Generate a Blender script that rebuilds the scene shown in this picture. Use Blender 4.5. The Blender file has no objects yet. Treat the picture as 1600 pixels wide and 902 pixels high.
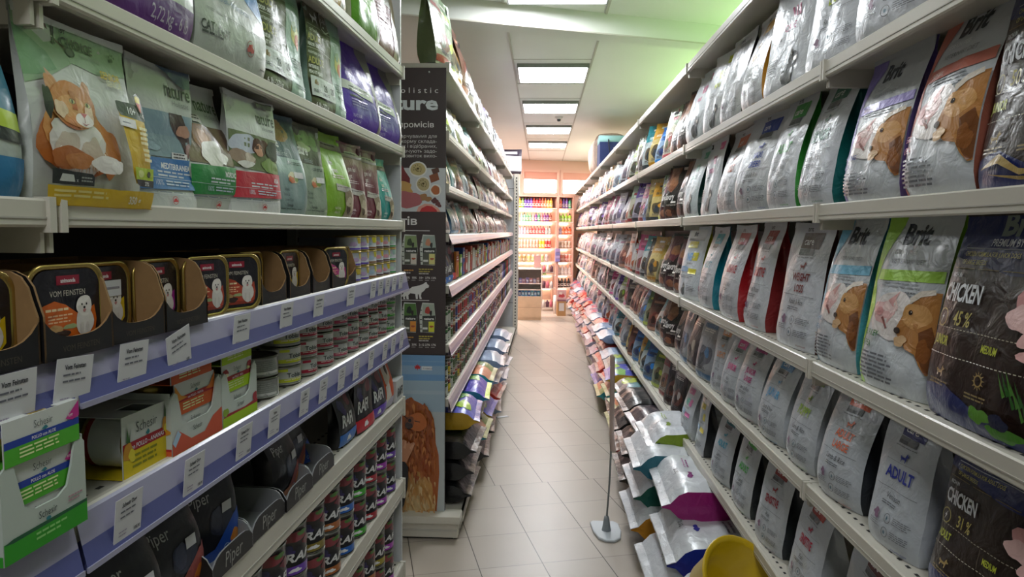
import bpy, bmesh, math, random
from mathutils import Vector, Matrix, noise
PI = math.pi
C = bpy.context.scene.collection
scene = bpy.context.scene
# ------------------------------------------------------------------ camera
CAM_H = 1.5
F_PX = 1080.0
cy_ = Vector((846 - 800, 451 - 361, -F_PX))
k_ = (cy_.x * .0107 + cy_.y) / F_PX
cz_ = Vector((.0107, 1, k_)).normalized()
cy_.normalize()
cx_ = cy_.cross(cz_)
camd = bpy.data.cameras.new('camera')
camd.sensor_width = 36
camd.lens = F_PX / 1600 * 36
camd.clip_start = .02
cam = bpy.data.objects.new('camera', camd)
C.objects.link(cam)
cam.matrix_world = Matrix(((cx_.x, cx_.y, cx_.z, 0), (cy_.x, cy_.y, cy_.z, 0), (cz_.x, cz_.y, cz_.z, CAM_H), (0, 0, 0, 1)))
scene.camera = cam
# ------------------------------------------------------------------ world and exposure
world = bpy.data.worlds.new('World')
scene.world = world
world.use_nodes = True
bg = world.node_tree.nodes['Background']
bg.inputs[0].default_value = (1, .93, .88, 1)
bg.inputs[1].default_value = 10.0
vs = scene.view_settings
vs.view_transform = 'Standard'
vs.look = 'None'
vs.exposure = EXPOSURE = 0.88
vs.gamma = 1
vs.use_curve_mapping = False
# unseen lights added around the aisle, without fixtures
def area(name, loc, size, power, col, rot=(0, 0, 0), size_y=None):
    l = bpy.data.lights.new(name, 'AREA')
    l.energy = power
    l.color = col
    l.size = size
    if size_y:
        l.shape = 'RECTANGLE'
        l.size_y = size_y
    o = bpy.data.objects.new(name, l)
    o.location = loc
    o.rotation_euler = rot
    C.objects.link(o)
    return o
area('green_ceiling_tint', (1.75, 4.6, 2.38), .4, 27, (.58, 1, .38), (PI, 0, 0), 6.0)  # green light added behind the right rack to tint the ceiling
area('warm_far_fill', (1.9, 12.2, 2.85), 1.4, 95, (1, .80, .70), (0, 0, 0), 1.4)  # this and the next: warm fill added to brighten the far end
area('warm_far_fill', (-1.2, 12.2, 2.9), .8, 95, (1, .80, .71), (0, 0, 0), 1.0)
area('unseen_ceiling_fill', (0.05, -.9, 2.92), .6, 14, (.97, .99, 1), (0, 0, 0), .6)  # fill added for the near shelves, no ceiling panel modelled here
area('unseen_ceiling_fill', (0.05, 1.5, 2.92), .6, 4, (.97, .99, 1), (0, 0, 0), .6)
area('unseen_ceiling_fill', (-2.4, 4.5, 2.9), .6, 18, (.97, .99, 1), (0, 0, 0), .6)  # this and the next: fill added for ambience left of the aisle
area('unseen_ceiling_fill', (-2.4, 9.0, 2.9), .6, 25, (1, .9, .88), (0, 0, 0), .6)

# ------------------------------------------------------------------ helpers
def hexc(h):
    h = h.lstrip('#')
    if len(h) == 3:
        h = ''.join(c * 2 for c in h)
    v = [int(h[i:i + 2], 16) / 255 for i in (0, 2, 4)]
    return tuple(c / 12.92 if c <= .04045 else ((c + .055) / 1.055) ** 2.4 for c in v)
MATS = {}
def mat(col, rough=.5, metal=0., bump=0., bscale=30., coat=0., emit=None, estr=0., alpha=1., trans=0., vary=0.):
    key = (col, rough, metal, bump, bscale, coat, emit, estr, alpha, trans, vary)
    if key in MATS:
        return MATS[key]
    m = bpy.data.materials.new('surface')
    m.use_nodes = True
    nt = m.node_tree
    b = nt.nodes['Principled BSDF']
    c = hexc(col) + (1,)
    b.inputs['Base Color'].default_value = c
    b.inputs['Roughness'].default_value = rough
    b.inputs['Metallic'].default_value = metal
    b.inputs['Coat Weight'].default_value = coat
    b.inputs['Coat Roughness'].default_value = .12
    if trans:
        b.inputs['Transmission Weight'].default_value = trans
    if alpha < 1:
        b.inputs['Alpha'].default_value = alpha
    if emit:
        b.inputs['Emission Color'].default_value = hexc(emit) + (1,)
        b.inputs['Emission Strength'].default_value = estr
    if vary or bump:
        tc = nt.nodes.new('ShaderNodeTexCoord')
        n = nt.nodes.new('ShaderNodeTexNoise')
        n.inputs['Scale'].default_value = bscale
        n.inputs['Detail'].default_value = 3
        n.inputs['Distortion'].default_value = .6
        nt.links.new(tc.outputs['Object'], n.inputs['Vector'])
        if bump:
            bp = nt.nodes.new('ShaderNodeBump')
            bp.inputs['Strength'].default_value = bump
            bp.inputs['Distance'].default_value = .01
            nt.links.new(n.outputs['Fac'], bp.inputs['Height'])
            nt.links.new(bp.outputs['Normal'], b.inputs['Normal'])
        if vary:
            r = nt.nodes.new('ShaderNodeMapRange')
            r.inputs['From Min'].default_value = .3
            r.inputs['From Max'].default_value = .7
            r.inputs['To Min'].default_value = 1 - vary
            r.inputs['To Max'].default_value = 1 + vary
            mx = nt.nodes.new('ShaderNodeVectorMath')
            mx.operation = 'SCALE'
            mx.inputs[0].default_value = c[:3]
            nt.links.new(n.outputs['Fac'], r.inputs['Value'])
            nt.links.new(r.outputs['Result'], mx.inputs['Scale'])
            nt.links.new(mx.outputs['Vector'], b.inputs['Base Color'])
    MATS[key] = m
    return m

class Style:
    """how the colours of one product are turned into materials"""
    def __init__(s, rough=.32, bump=.25, bscale=22, metal=0., coat=0.):
        s.k = dict(rough=rough, bump=bump, bscale=bscale, metal=metal, coat=coat)
    def __call__(s, col):
        return mat(col, **s.k)
FOIL = Style(.28, .45, 26, 0., .2)
SILV = Style(.34, .55, 24, .08, .2)
PAPER = Style(.6, .05, 40)
CARD = Style(.7, .05, 60)
TIN = Style(.3, 0, 10, .0, .3)

class MB:
    """collects vertices, faces and per-face materials for one mesh"""
    def __init__(s):
        s.v = []; s.f = []; s.m = []; s.mats = []; s.sm = []
    def slot(s, m):
        if m not in s.mats:
            s.mats.append(m)
        return s.mats.index(m)
    def add(s, vs, fs, m, smooth=False):
        n = len(s.v); k = s.slot(m)
        s.v += [tuple(v) for v in vs]
        for f in fs:
            s.f.append([i + n for i in f]); s.m.append(k); s.sm.append(smooth)
        return s
    def box(s, x0, x1, y0, y1, z0, z1, m, M=None):
        vs = [Vector((x, y, z)) for z in (z0, z1) for y in (y0, y1) for x in (x0, x1)]
        if M: vs = [M @ v for v in vs]
        return s.add(vs, [(0, 2, 3, 1), (4, 5, 7, 6), (0, 1, 5, 4), (2, 6, 7, 3), (0, 4, 6, 2), (1, 3, 7, 5)], m)
    def grid(s, P, m, smooth=True, flip=False, wrap=False):
        nu = len(P); nv = len(P[0]); vs = [p for row in P for p in row]; fs = []
        for i in range(nu if wrap else nu - 1):
            for j in range(nv - 1):
                i2 = (i + 1) % nu
                q = (i * nv + j, i2 * nv + j, i2 * nv + j + 1, i * nv + j + 1)
                fs.append(q[::-1] if flip else q)
        return s.add(vs, fs, m, smooth)
    def lathe(s, prof, m, n=24, c=(0, 0, 0), smooth=True, M=None):
        """prof: (radius, height) pairs; open profile, ends closed when radius is 0"""
        P = []
        for i in range(n):
            a = 2 * PI * i / n
            row = [Vector((c[0] + r * math.cos(a), c[1] + r * math.sin(a), c[2] + z)) for r, z in prof]
            if M: row = [M @ p for p in row]
            P.append(row)
        return s.grid(P, m, smooth, wrap=True)
    def tube(s, pts, r, m, n=8):
        pts = [Vector(p) for p in pts]; rings = []
        for i, p in enumerate(pts):
            d = (pts[min(i + 1, len(pts) - 1)] - pts[max(i - 1, 0)]).normalized()
            a = d.orthogonal().normalized() if i == 0 else (a - d * a.dot(d)).normalized()
            b = d.cross(a)
            rr = r[i] if isinstance(r, (list, tuple)) else r
            rings.append([p + (a * math.cos(2 * PI * k / n) + b * math.sin(2 * PI * k / n)) * rr for k in range(n)])
        P = [[rings[i][k] for i in range(len(pts))] for k in range(n)]
        s.grid(P, m, True, wrap=True)
        s.add(rings[0], [tuple(range(n))[::-1]], m); s.add(rings[-1], [tuple(range(n))], m)
        return s
    def prism(s, poly, y0, y1, m, axis='y', mside=None):
        """polygon in (x, z) extruded along y"""
        n = len(poly)
        vs = [(x, y0, z) for x, z in poly] + [(x, y1, z) for x, z in poly]
        s.add(vs, [tuple(range(n)), tuple(range(n, 2 * n))[::-1]], m)
        s.add(vs, [(i + n, (i + 1) % n + n, (i + 1) % n, i) for i in range(n)], mside or m)
        return s
    def mesh(s, name):
        me = bpy.data.meshes.new(name)
        me.from_pydata(s.v, [], s.f)
        for m in s.mats: me.materials.append(m)
        me.polygons.foreach_set('material_index', s.m)
        me.polygons.foreach_set('use_smooth', s.sm)
        me.update()
        return me
    def obj(s, name, parent=None, M=None):
        o = bpy.data.objects.new(name, s.mesh(name)); C.objects.link(o)
        if parent: o.parent = parent
        if M: o.matrix_world = M
        return o

def tag(o, label, cat, group=None):
    o['label'] = label; o['category'] = cat
    if group: o['group'] = group
    return o
def structure(o):
    o['kind'] = 'structure'; return o
def empty(name, M, label=None, cat=None, group=None):
    o = bpy.data.objects.new(name, None); C.objects.link(o); o.matrix_world = M
    o.empty_display_size = .05
    if label: tag(o, label, cat, group)
    return o
def TR(x, y, z, rz=0, rx=0, ry=0):
    return Matrix.Translation((x, y, z)) @ Matrix.Rotation(rz, 4, 'Z') @ Matrix.Rotation(rx, 4, 'X') @ Matrix.Rotation(ry, 4, 'Y')
def place(parts, name, M, label, cat, group=None):
    """parts: [mesh, (child_name, mesh), (child_name, mesh, [(grandchild, mesh)])]; links one thing with its parts"""
    o = bpy.data.objects.new(name, parts[0]); C.objects.link(o); o.matrix_world = M
    tag(o, label, cat, group)
    for p in parts[1:]:
        c = bpy.data.objects.new(p[0], p[1]); C.objects.link(c); c.parent = o
        for q in (p[2] if len(p) > 2 else ()):
            g = bpy.data.objects.new(q[0], q[1]); C.objects.link(g); g.parent = c
    return o
ORD = ['first', 'second', 'third', 'fourth', 'fifth', 'sixth', 'seventh', 'eighth', 'ninth', 'tenth', 'eleventh', 'twelfth', 'thirteenth',
       'fourteenth', 'fifteenth', 'sixteenth', 'seventeenth', 'eighteenth', 'nineteenth', 'twentieth']
def ordn(i):
    if i < 20: return ORD[i]
    t = ['twenty', 'thirty', 'forty', 'fifty', 'sixty', 'seventy', 'eighty', 'ninety'][(i + 1) // 10 - 2]
    r = (i + 1) % 10
    return {'twenty': 'twentieth', 'thirty': 'thirtieth', 'forty': 'fortieth', 'fifty': 'fiftieth', 'sixty': 'sixtieth', 'seventy': 'seventieth', 'eighty': 'eightieth', 'ninety': 'ninetieth'}[t] if r == 0 else t + '-' + ORD[r - 1]

# ------------------------------------------------------------------ printed designs
TXT = {}
def text_faces(txt, bold=0., res=2):
    key = (txt, bold, res)
    if key in TXT: return TXT[key]
    cu = bpy.data.curves.new('t', 'FONT')
    cu.body = txt; cu.size = 1; cu.offset = bold; cu.resolution_u = res
    o = bpy.data.objects.new('t', cu); C.objects.link(o)
    dg = bpy.context.evaluated_depsgraph_get()
    me = bpy.data.meshes.new_from_object(o.evaluated_get(dg))
    vs = [(v.co.x, v.co.y) for v in me.vertices]; fs = [tuple(p.vertices) for p in me.polygons]
    bpy.data.objects.remove(o); bpy.data.curves.remove(cu); bpy.data.meshes.remove(me)
    x1 = max([v[0] for v in vs] or [1]); x0 = min([v[0] for v in vs] or [0])
    TXT[key] = (vs, fs, x0, x1)
    return TXT[key]
def R(u0, v0, u1, v1, c): return ('p', [(u0, v0), (u1, v0), (u1, v1), (u0, v1)], c)
def P(pts, c): return ('p', pts, c)
def E(cu, cv, ru, rv, c, rot=0, n=18):
    o = []
    for i in range(n):
        a = 2 * PI * i / n; x = math.cos(a) * ru; y = math.sin(a) * rv
        o.append((cu + x * math.cos(rot) - y * math.sin(rot), cv + x * math.sin(rot) + y * math.cos(rot)))
    return ('p', o, c)
def RING(cu, cv, ru, rv, c, w=.1, n=20):
    o = []
    for i in range(n):
        a = 2 * PI * i / n; b = 2 * PI * (i + 1) / n
        o.append(('p', [(cu + ru * math.cos(a), cv + rv * math.sin(a)), (cu + ru * math.cos(b), cv + rv * math.sin(b)),
                        (cu + ru * (1 - w) * math.cos(b), cv + rv * (1 - w) * math.sin(b)), (cu + ru * (1 - w) * math.cos(a), cv + rv * (1 - w) * math.sin(a))], c))
    return ('g', o)
def BLOB(cu, cv, ru, rv, c, seed=0, n=22, k=.25):
    rn = random.Random(seed); o = []
    ph = [rn.uniform(0, 6.3) for _ in range(4)]
    for i in range(n):
        a = 2 * PI * i / n
        s = 1 + k * (.5 * math.sin(2 * a + ph[0]) + .35 * math.sin(3 * a + ph[1]) + .3 * math.sin(5 * a + ph[2]))
        o.append((cu + ru * s * math.cos(a), cv + rv * s * math.sin(a)))
    return ('p', o, c)
def T(txt, u, v, size, c, al='l', sx=1., sh=0., bold=.0, res=2): return ('t', txt, u, v, size, c, al, sx, sh, bold, res)
def LINES(u0, v0, u1, n, dv, c, seed=1, th=.45):
    rn = random.Random(seed); o = []
    for i in range(n):
        v = v0 - i * dv; u = u0; end = u1 - rn.uniform(0, .3) * (u1 - u0)
        while u < end:
            w = rn.uniform(.12, .3) * (u1 - u0); e = min(u + w, end)
            if e - u > .004: o.append(R(u, v, e, v + dv * th, c))
            u = e + .035 * (u1 - u0)
    return ('g', o)

def design_bm(design, asp, base=0):
    """2D print (u, v) -> list of (poly list, colour, layer)"""
    out = []; layer = [base]
    def emit(it):
        if it[0] == 'g':
            layer[0] += 1; L = layer[0]
            for q in it[1]: out.append(([q[1]], q[2], L))
        elif it[0] == 'p':
            layer[0] += 1; out.append(([it[1]], it[2], layer[0]))
        elif it[0] == 't':
            layer[0] += 1
            _, txt, u, v, size, c, al, sx, sh, bold, res = it
            vs, fs, x0, x1 = text_faces(txt, bold, res)
            kx = size * asp * sx
            off = {'l': 0, 'c': -(x0 + x1) / 2 * kx, 'r': -x1 * kx}[al]
            pts = [(u + off + (x + sh * y) * kx, v + y * size) for x, y in vs]
            out.append(([[pts[i] for i in f] for f in fs], c, layer[0]))
    for it in design: emit(it)
    return out

def print_on(mb, design, G, asp, style, step=.00022, lift=.0004, clip=True, N=None):
    """lay a flat print on a surface given as a grid of points G[i][j] (u = i, v = j); exact on its cells"""
    nu = len(G) - 1; nv = len(G[0]) - 1
    items = design_bm(design, asp)
    if not items: return
    bm = bmesh.new(); lay = bm.verts.layers.float.new('l'); fl = bm.faces.layers.int.new('c')
    cols = []
    for polys, c, L in items:
        if c not in cols: cols.append(c)
        ci = cols.index(c)
        for poly in polys:
            vs = []
            for (u, v) in poly:
                w = bm.verts.new((u, v, L)); w[lay] = L; vs.append(w)
            try:
                f = bm.faces.new(vs); f[fl] = ci
            except ValueError: pass
    if clip:
        for co, no in (((0.002, 0, 0), (-1, 0, 0)), ((.998, 0, 0), (1, 0, 0)), ((0, .002, 0), (0, -1, 0)), ((0, .998, 0), (0, 1, 0))):
            bmesh.ops.bisect_plane(bm, geom=bm.verts[:] + bm.edges[:] + bm.faces[:], plane_co=co, plane_no=no, clear_outer=True)
    for i in range(1, nu):
        bmesh.ops.bisect_plane(bm, geom=bm.verts[:] + bm.edges[:] + bm.faces[:], plane_co=(i / nu, 0, 0), plane_no=(1, 0, 0))
    for j in range(1, nv):
        bmesh.ops.bisect_plane(bm, geom=bm.verts[:] + bm.edges[:] + bm.faces[:], plane_co=(0, j / nv, 0), plane_no=(0, 1, 0))
    # vertex normals of the grid
    if N is None:
        N = [[None] * (nv + 1) for _ in range(nu + 1)]
        for i in range(nu + 1):
            for j in range(nv + 1):
                a = Vector(G[min(i + 1, nu)][j]) - Vector(G[max(i - 1, 0)][j]); b = Vector(G[i][min(j + 1, nv)]) - Vector(G[i][max(j - 1, 0)])
                n = a.cross(b); N[i][j] = n.normalized() if n.length > 1e-12 else Vector((0, -1, 0))
    bm.verts.index_update()
    pts = []
    for w in bm.verts:
        u = min(max(w.co.x, 0), 1) * nu; v = min(max(w.co.y, 0), 1) * nv
        i = min(int(u), nu - 1); j = min(int(v), nv - 1); a = u - i; b = v - j
        A, B, D_, E_ = Vector(G[i][j]), Vector(G[i + 1][j]), Vector(G[i][j + 1]), Vector(G[i + 1][j + 1])
        p = A * (1 - a) * (1 - b) + B * a * (1 - b) + D_ * (1 - a) * b + E_ * a * b
        n = (N[i][j] * (1 - a) * (1 - b) + N[i + 1][j] * a * (1 - b) + N[i][j + 1] * (1 - a) * b + N[i + 1][j + 1] * a * b)
        pts.append(p + n * (lift + step * w.co.z))
    n0 = len(mb.v); mb.v += [tuple(p) for p in pts]
    sl = [mb.slot(style(c)) for c in cols]
    for f in bm.faces:
        # keep the winding facing outward
        vi = [v.index for v in f.verts]
        if f.normal.z < 0: vi.reverse()
        mb.f.append([n0 + i for i in vi]); mb.m.append(sl[f[fl]]); mb.sm.append(nu > 1)
    bm.free()

# ------------------------------------------------------------------ food bags
def bag_parts(w, h, t, front, gusset, back, design, style, seed=0, nx=12, nz=20, lean=.06, wr=.004, split=True, seal=.09, sealcol=None, flat=.0, name='food_bag', ex=3.2, tp=0):
    """upright gusseted bag, base at z = 0, front towards -y"""
    rn = random.Random(seed); ox = rn.uniform(0, 50)
    def thick(v):
        if tp:
            return .9 + .1 * math.sin(min(1, v / .15) * PI / 2) if v < tp else max(.05, 1 - ((v - tp) / (1 - seal * .6 - tp)) ** 1.5) if v < 1 - seal * .6 else .05
        if v < .12: return .80 + .20 * math.sin(v / .12 * PI / 2)
        k = min(1, (v - .12) / (1 - seal - .12)); return max(.045, (1 - k ** 1.7) * 1.0 * (1 - flat) + .0)
    def wid(v):
        return 1 - .05 * math.exp(-v * 14) - .035 * math.sin(min(1, v) * PI) * (1 if v > .3 else .4) - .02 * v
    bow = rn.uniform(-.01, .012)
    def F(u, v, side):
        T_ = thick(v) * t; x = (u - .5) * w * wid(v)
        e = 1 - abs(2 * u - 1) ** ex
        y = -side * T_ * (.36 + .14 * e)
        nz_ = noise.noise(Vector((u * w * 22 + ox, v * h * 11, side * 5))) * wr + noise.noise(Vector((u * w * 55 + ox, v * h * 30 + 7, side * 9))) * wr * .45
        a = min(1, v * 5) * (0.35 + .65 * e)
        crease = wr * .8 * max(0, math.sin(u * 9 + ox) * math.sin(v * 7 + ox * 2)) * e
        y += (nz_ + crease) * a * (1 if side > 0 else -1) * (.5 if v > 1 - seal else 1)
        z = h * v - (.004 * math.sin(u * PI) if v > .98 else 0)
        y += lean * h * v * v + bow * math.sin(v * 5)
        x += bow * v * .6
        return Vector((x, y, z))
    Gf = [[F(i / nx, j / nz, 1) for j in range(nz + 1)] for i in range(nx + 1)]
    Gb = [[F(1 - i / nx, j / nz, -1) for j in range(nz + 1)] for i in range(nx + 1)]
    main = MB(); ms = style(front)
    main.grid(Gf, ms); main.grid(Gb, style(back))
    def gus(A, B, sgn):
        rows = []
        for k in range(4):
            row = []
            for j in range(nz + 1):
                q = k / 3; p = A[j].lerp(B[j], q); v = j / nz
                inn = math.sin(q * PI) * min(w * .2, .042) * ((max(0, v - .25) / .75) ** .8 if not tp else max(0, v - tp) * 2 - .15)
                p = p + Vector((-sgn * inn + sgn * math.sin(q * PI) * .006 * (1 - v) + sgn * .002 * math.sin(v * 60 + seed) * math.sin(q * PI), 0, 0)); row.append(p)
            rows.append(row)
        return rows
    gr = gus(Gf[-1], Gb[0], 1); gl = gus(Gb[-1], Gf[0], -1)
    gm = style(gusset)
    # bottom
    def bottom(mb):
        ring = [Gf[i][0] for i in range(nx + 1)] + [Gb[i][0] for i in range(nx + 1)]
        mb.add(ring, [tuple(range(len(ring)))[::-1]], gm)
    bottom(main)
    print_on(main, design, Gf, h / w, style)
    sc = style(sealcol or front)
    # crimped top seal strip
    def sealm(mb):
        j0 = nz - max(1, int(seal * nz * .55))
        n = max(1, nz - j0)
        A = [[Gf[i][j] + Vector((0, -.0016 - .0008 * ((i + j) % 2), .001)) for j in range(j0, nz + 1)] for i in range(nx + 1)]
        B = [[Gb[nx - i][j] + Vector((0, .0016, .001)) for j in range(j0, nz + 1)] for i in range(nx + 1)]
        mb.grid(A, sc); mb.grid(B, sc, flip=True)
        mb.add([A[i][-1] for i in range(nx + 1)] + [B[i][-1] for i in range(nx + 1)], [(i, i + 1, nx + 2 + i, nx + 1 + i) for i in range(nx)], sc)
    if not split:
        main.grid(gr, gm); main.grid(gl, gm)
        return [main.mesh(name)]
    a = MB(); a.grid(gr, gm); b = MB(); b.grid(gl, gm); c = MB(); sealm(c)
    return [main.mesh(name), ('side_gusset', a.mesh('side_gusset')), ('side_gusset', b.mesh('side_gusset')), ('top_seal', c.mesh('top_seal'))]

# ------------------------------------------------------------------ cans and boxes
def can_parts(r, h, body, design, n=28, lidcol='#a9a7a0', style=TIN, arc=(-PI, 0), band=None, seed=0, ring=True):
    """tin: body mesh, lid part; the print is wrapped around the side facing -y"""
    mb = MB(); met = mat(lidcol, .28, .9)
    lab = style(body)
    mb.lathe([(0, 0), (r * .9, 0), (r, .0015), (r, .004)], met, n)
    mb.lathe([(r, .004), (r * .985, .0045), (r * .985, h - .0045), (r, h - .004)], lab, n)
    na = 14
    G = [[Vector((r * .99 * math.cos(arc[0] + (arc[1] - arc[0]) * i / na), r * .99 * math.sin(arc[0] + (arc[1] - arc[0]) * i / na), .005 + (h - .01) * j)) for j in (0, 1)] for i in range(na + 1)]
    print_on(mb, design, G, (h - .01) / (r * abs(arc[1] - arc[0])), style, step=.00008, lift=.0002)
    ld = MB()
    ld.lathe([(r, h - .004), (r * 1.015, h - .002), (r * 1.0, h), (r * .93, h), (r * .92, h - .003), (r * .6, h - .0025), (r * .58, h - .0035), (0, h - .0035)], met, n)
    if ring:
        ld.lathe([(r * .2, h - .0033), (r * .26, h - .0015), (r * .32, h - .0033)], met, 12, c=(0, -r * .45, 0))
    return [mb.mesh('food_can'), ('lid', ld.mesh('lid'))]
def panel(mb, p0, pu, pv, design, style, base=None, lift=.0003):
    """flat print on the rectangle p0, p0 + pu, p0 + pv (normal = pu x pv)"""
    p0, pu, pv = Vector(p0), Vector(pu), Vector(pv)
    G = [[p0, p0 + pv], [p0 + pu, p0 + pu + pv]]
    if base: mb.add([p0, p0 + pu, p0 + pu + pv, p0 + pv], [(0, 1, 2, 3)], style(base))
    print_on(mb, design, G, pv.length / pu.length, style, step=.00008, lift=lift)
# ------------------------------------------------------------------ room
A15 = math.radians(14.8)
def node_mat(name):
    m = bpy.data.materials.new(name); m.use_nodes = True
    return m, m.node_tree, m.node_tree.nodes['Principled BSDF']
def floor_material():
    m, nt, b = node_mat('floor_tiles')
    tc = nt.nodes.new('ShaderNodeTexCoord')
    mp = nt.nodes.new('ShaderNodeMapping'); mp.vector_type = 'POINT'
    mp.inputs['Rotation'].default_value = (0, 0, -A15)
    nt.links.new(tc.outputs['Object'], mp.inputs['Vector'])
    sx = nt.nodes.new('ShaderNodeSeparateXYZ'); nt.links.new(mp.outputs[0], sx.inputs[0])
    def M(op, a, b_=None, c=None):
        n = nt.nodes.new('ShaderNodeMath'); n.operation = op
        for i, v in enumerate((a, b_, c)):
            if v is None: continue
            if hasattr(v, 'links'): nt.links.new(v, n.inputs[i])
            else: n.inputs[i].default_value = v
        return n.outputs[0]
    # one course of the tiling is shifted sideways by three centimetres
    far = M('GREATER_THAN', sx.outputs[1], 3.89)
    px = M('ADD', sx.outputs[0], M('MULTIPLY', far, .030))
    fx = M('FRACT', M('DIVIDE', M('SUBTRACT', px, 1.087 - 29), .29))
    fy = M('FRACT', M('DIVIDE', M('SUBTRACT', sx.outputs[1], 3.889 - 32.5), .325))
    dx = M('MULTIPLY', M('MINIMUM', fx, M('SUBTRACT', 1, fx)), .29)
    dy = M('MULTIPLY', M('MINIMUM', fy, M('SUBTRACT', 1, fy)), .325)
    j1 = M('LESS_THAN', dx, .0021); j2 = M('LESS_THAN', dy, .0028)
    tx = M('FLOOR', M('DIVIDE', M('SUBTRACT', px, 1.087 - 29), .29)); ty = M('FLOOR', M('DIVIDE', M('SUBTRACT', sx.outputs[1], 3.889 - 32.5), .325))
    cb = nt.nodes.new('ShaderNodeCombineXYZ'); nt.links.new(tx, cb.inputs[0]); nt.links.new(ty, cb.inputs[1])
    wn = nt.nodes.new('ShaderNodeTexWhiteNoise'); wn.noise_dimensions = '2D'; nt.links.new(cb.outputs[0], wn.inputs['Vector'])
    n1 = nt.nodes.new('ShaderNodeTexNoise'); n1.inputs['Scale'].default_value = 3.5; n1.inputs['Detail'].default_value = 6
    nt.links.new(tc.outputs['Object'], n1.inputs['Vector'])
    mix = nt.nodes.new('ShaderNodeMix'); mix.data_type = 'RGBA'
    mix.inputs[6].default_value = hexc('#a79d91') + (1,); mix.inputs[7].default_value = hexc('#b8aea2') + (1,)
    nt.links.new(M('ADD', M('MULTIPLY', wn.outputs['Value'], .35), M('MULTIPLY', n1.outputs['Fac'], .65)), mix.inputs[0])
    m2 = nt.nodes.new('ShaderNodeMix'); m2.data_type = 'RGBA'; m2.inputs[7].default_value = hexc('#8f857c') + (1,)
    nt.links.new(mix.outputs[2], m2.inputs[6]); nt.links.new(j2, m2.inputs[0])
    m3 = nt.nodes.new('ShaderNodeMix'); m3.data_type = 'RGBA'; m3.inputs[7].default_value = hexc('#453b35') + (1,)
    nt.links.new(m2.outputs[2], m3.inputs[6]); nt.links.new(j1, m3.inputs[0])
    nt.links.new(m3.outputs[2], b.inputs['Base Color'])
    b.inputs['Roughness'].default_value = .33
    bp = nt.nodes.new('ShaderNodeBump'); bp.inputs['Strength'].default_value = .35; bp.inputs['Distance'].default_value = .002
    nt.links.new(M('SUBTRACT', 1, M('MAXIMUM', j1, j2)), bp.inputs['Height']); nt.links.new(bp.outputs[0], b.inputs['Normal'])
    return m
CZ = 2.94
WL, WR, WB = -3.6, 3.2, -2.2
f = MB().box(WL - .3, WR + .3, WB - .3, 17, -.1, 0, floor_material()).obj('floor'); structure(f)
ceil_m = mat('#d9dad6', .8, vary=.02, bscale=1.2)
wall_m = mat('#cfcbc4', .85, vary=.03, bscale=2.)
structure(MB().box(WL - .3, WR + .3, WB - .3, 17, CZ, CZ + .1, ceil_m).obj('ceiling'))
structure(MB().box(WL - .12, WL, WB, 15.6, 0, CZ, wall_m).obj('wall_left'))
structure(MB().box(WR, WR + .12, WB, 15.6, 0, CZ, mat('#bcd6a6', .8, vary=.03, bscale=2.)).obj('wall_right'))
structure(MB().box(WL, WR, WB - .12, WB, 0, CZ, wall_m).obj('wall_back'))
# far wall turned by fifteen degrees, with two windows above the display racks
FW = TR(0, 14.3, 0, A15)
wpink = mat('#ebc8bc', .8, vary=.02, bscale=2.)
def wallpiece(mb, x0, x1, z0, z1): mb.box(x0, x1, 0, .15, z0, z1, wpink)
W1, W2 = (-.40, .33), (.42, 1.05)
WZ0, WZ1 = 2.27, 2.72
mb = MB()
wallpiece(mb, -3.9, 3.5, 0, WZ0); wallpiece(mb, -3.9, 3.5, WZ1, CZ)
wallpiece(mb, -3.9, W1[0], WZ0, WZ1); wallpiece(mb, W1[1], W2[0], WZ0, WZ1); wallpiece(mb, W2[1], 3.5, WZ0, WZ1)
structure(mb.obj('wall_far', M=FW))
for n, (a, b_) in enumerate((W1, W2)):
    fm = mat('#eec7bb', .5)
    mb = MB()
    for bx in ((a, b_, -.02, .08, WZ0 - .035, WZ0 + .01), (a, b_, -.02, .08, WZ1 - .02, WZ1 + .03), (a - .03, a + .02, -.02, .08, WZ0 - .035, WZ1 + .03), (b_ - .02, b_ + .03, -.02, .08, WZ0 - .035, WZ1 + .03)):
        mb.box(*bx, fm)
    wf = structure(mb.obj('window_%d' % (n + 1), M=FW))
    MB().box(a + .02, b_ - .02, .05, .056, WZ0 + .01, WZ1 - .02, mat('#ffffff', .05, trans=1.)).obj('pane', wf)
    MB().box(a + .02, b_ - .02, .02, .024, WZ1 - .17, WZ1 - .02, mat('#e7b2a4', .8)).obj('roller_blind', wf)
# beam below the ceiling
BM = TR(-.234, 4.516, 0, math.radians(18.5))
mb = MB().box(-4.2, 4.2, 0, .16, CZ - .135, CZ, ceil_m)
mb.box(-4.2, 4.2, -.003, 0, CZ - .137, CZ - .128, mat('#b9b5ac', .8))
structure(mb.obj('trim_1', M=BM))
# long joint strips of the ceiling lining, either side of the lamps
mb = MB()
for x in (-.262, .408): mb.box(x - .008, x + .008, WB, 15.0, CZ - .006, CZ, mat('#b3b0a8', .8))
for y in (2.6, 4.44, 5.96, 6.92, 7.66, 8.62, 9.4, 11.0, 12.6): mb.box(-.262, .408, y - .004, y + .004, CZ - .004, CZ, mat('#b3b0a8', .8))
structure(mb.obj('trim_2'))
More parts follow.
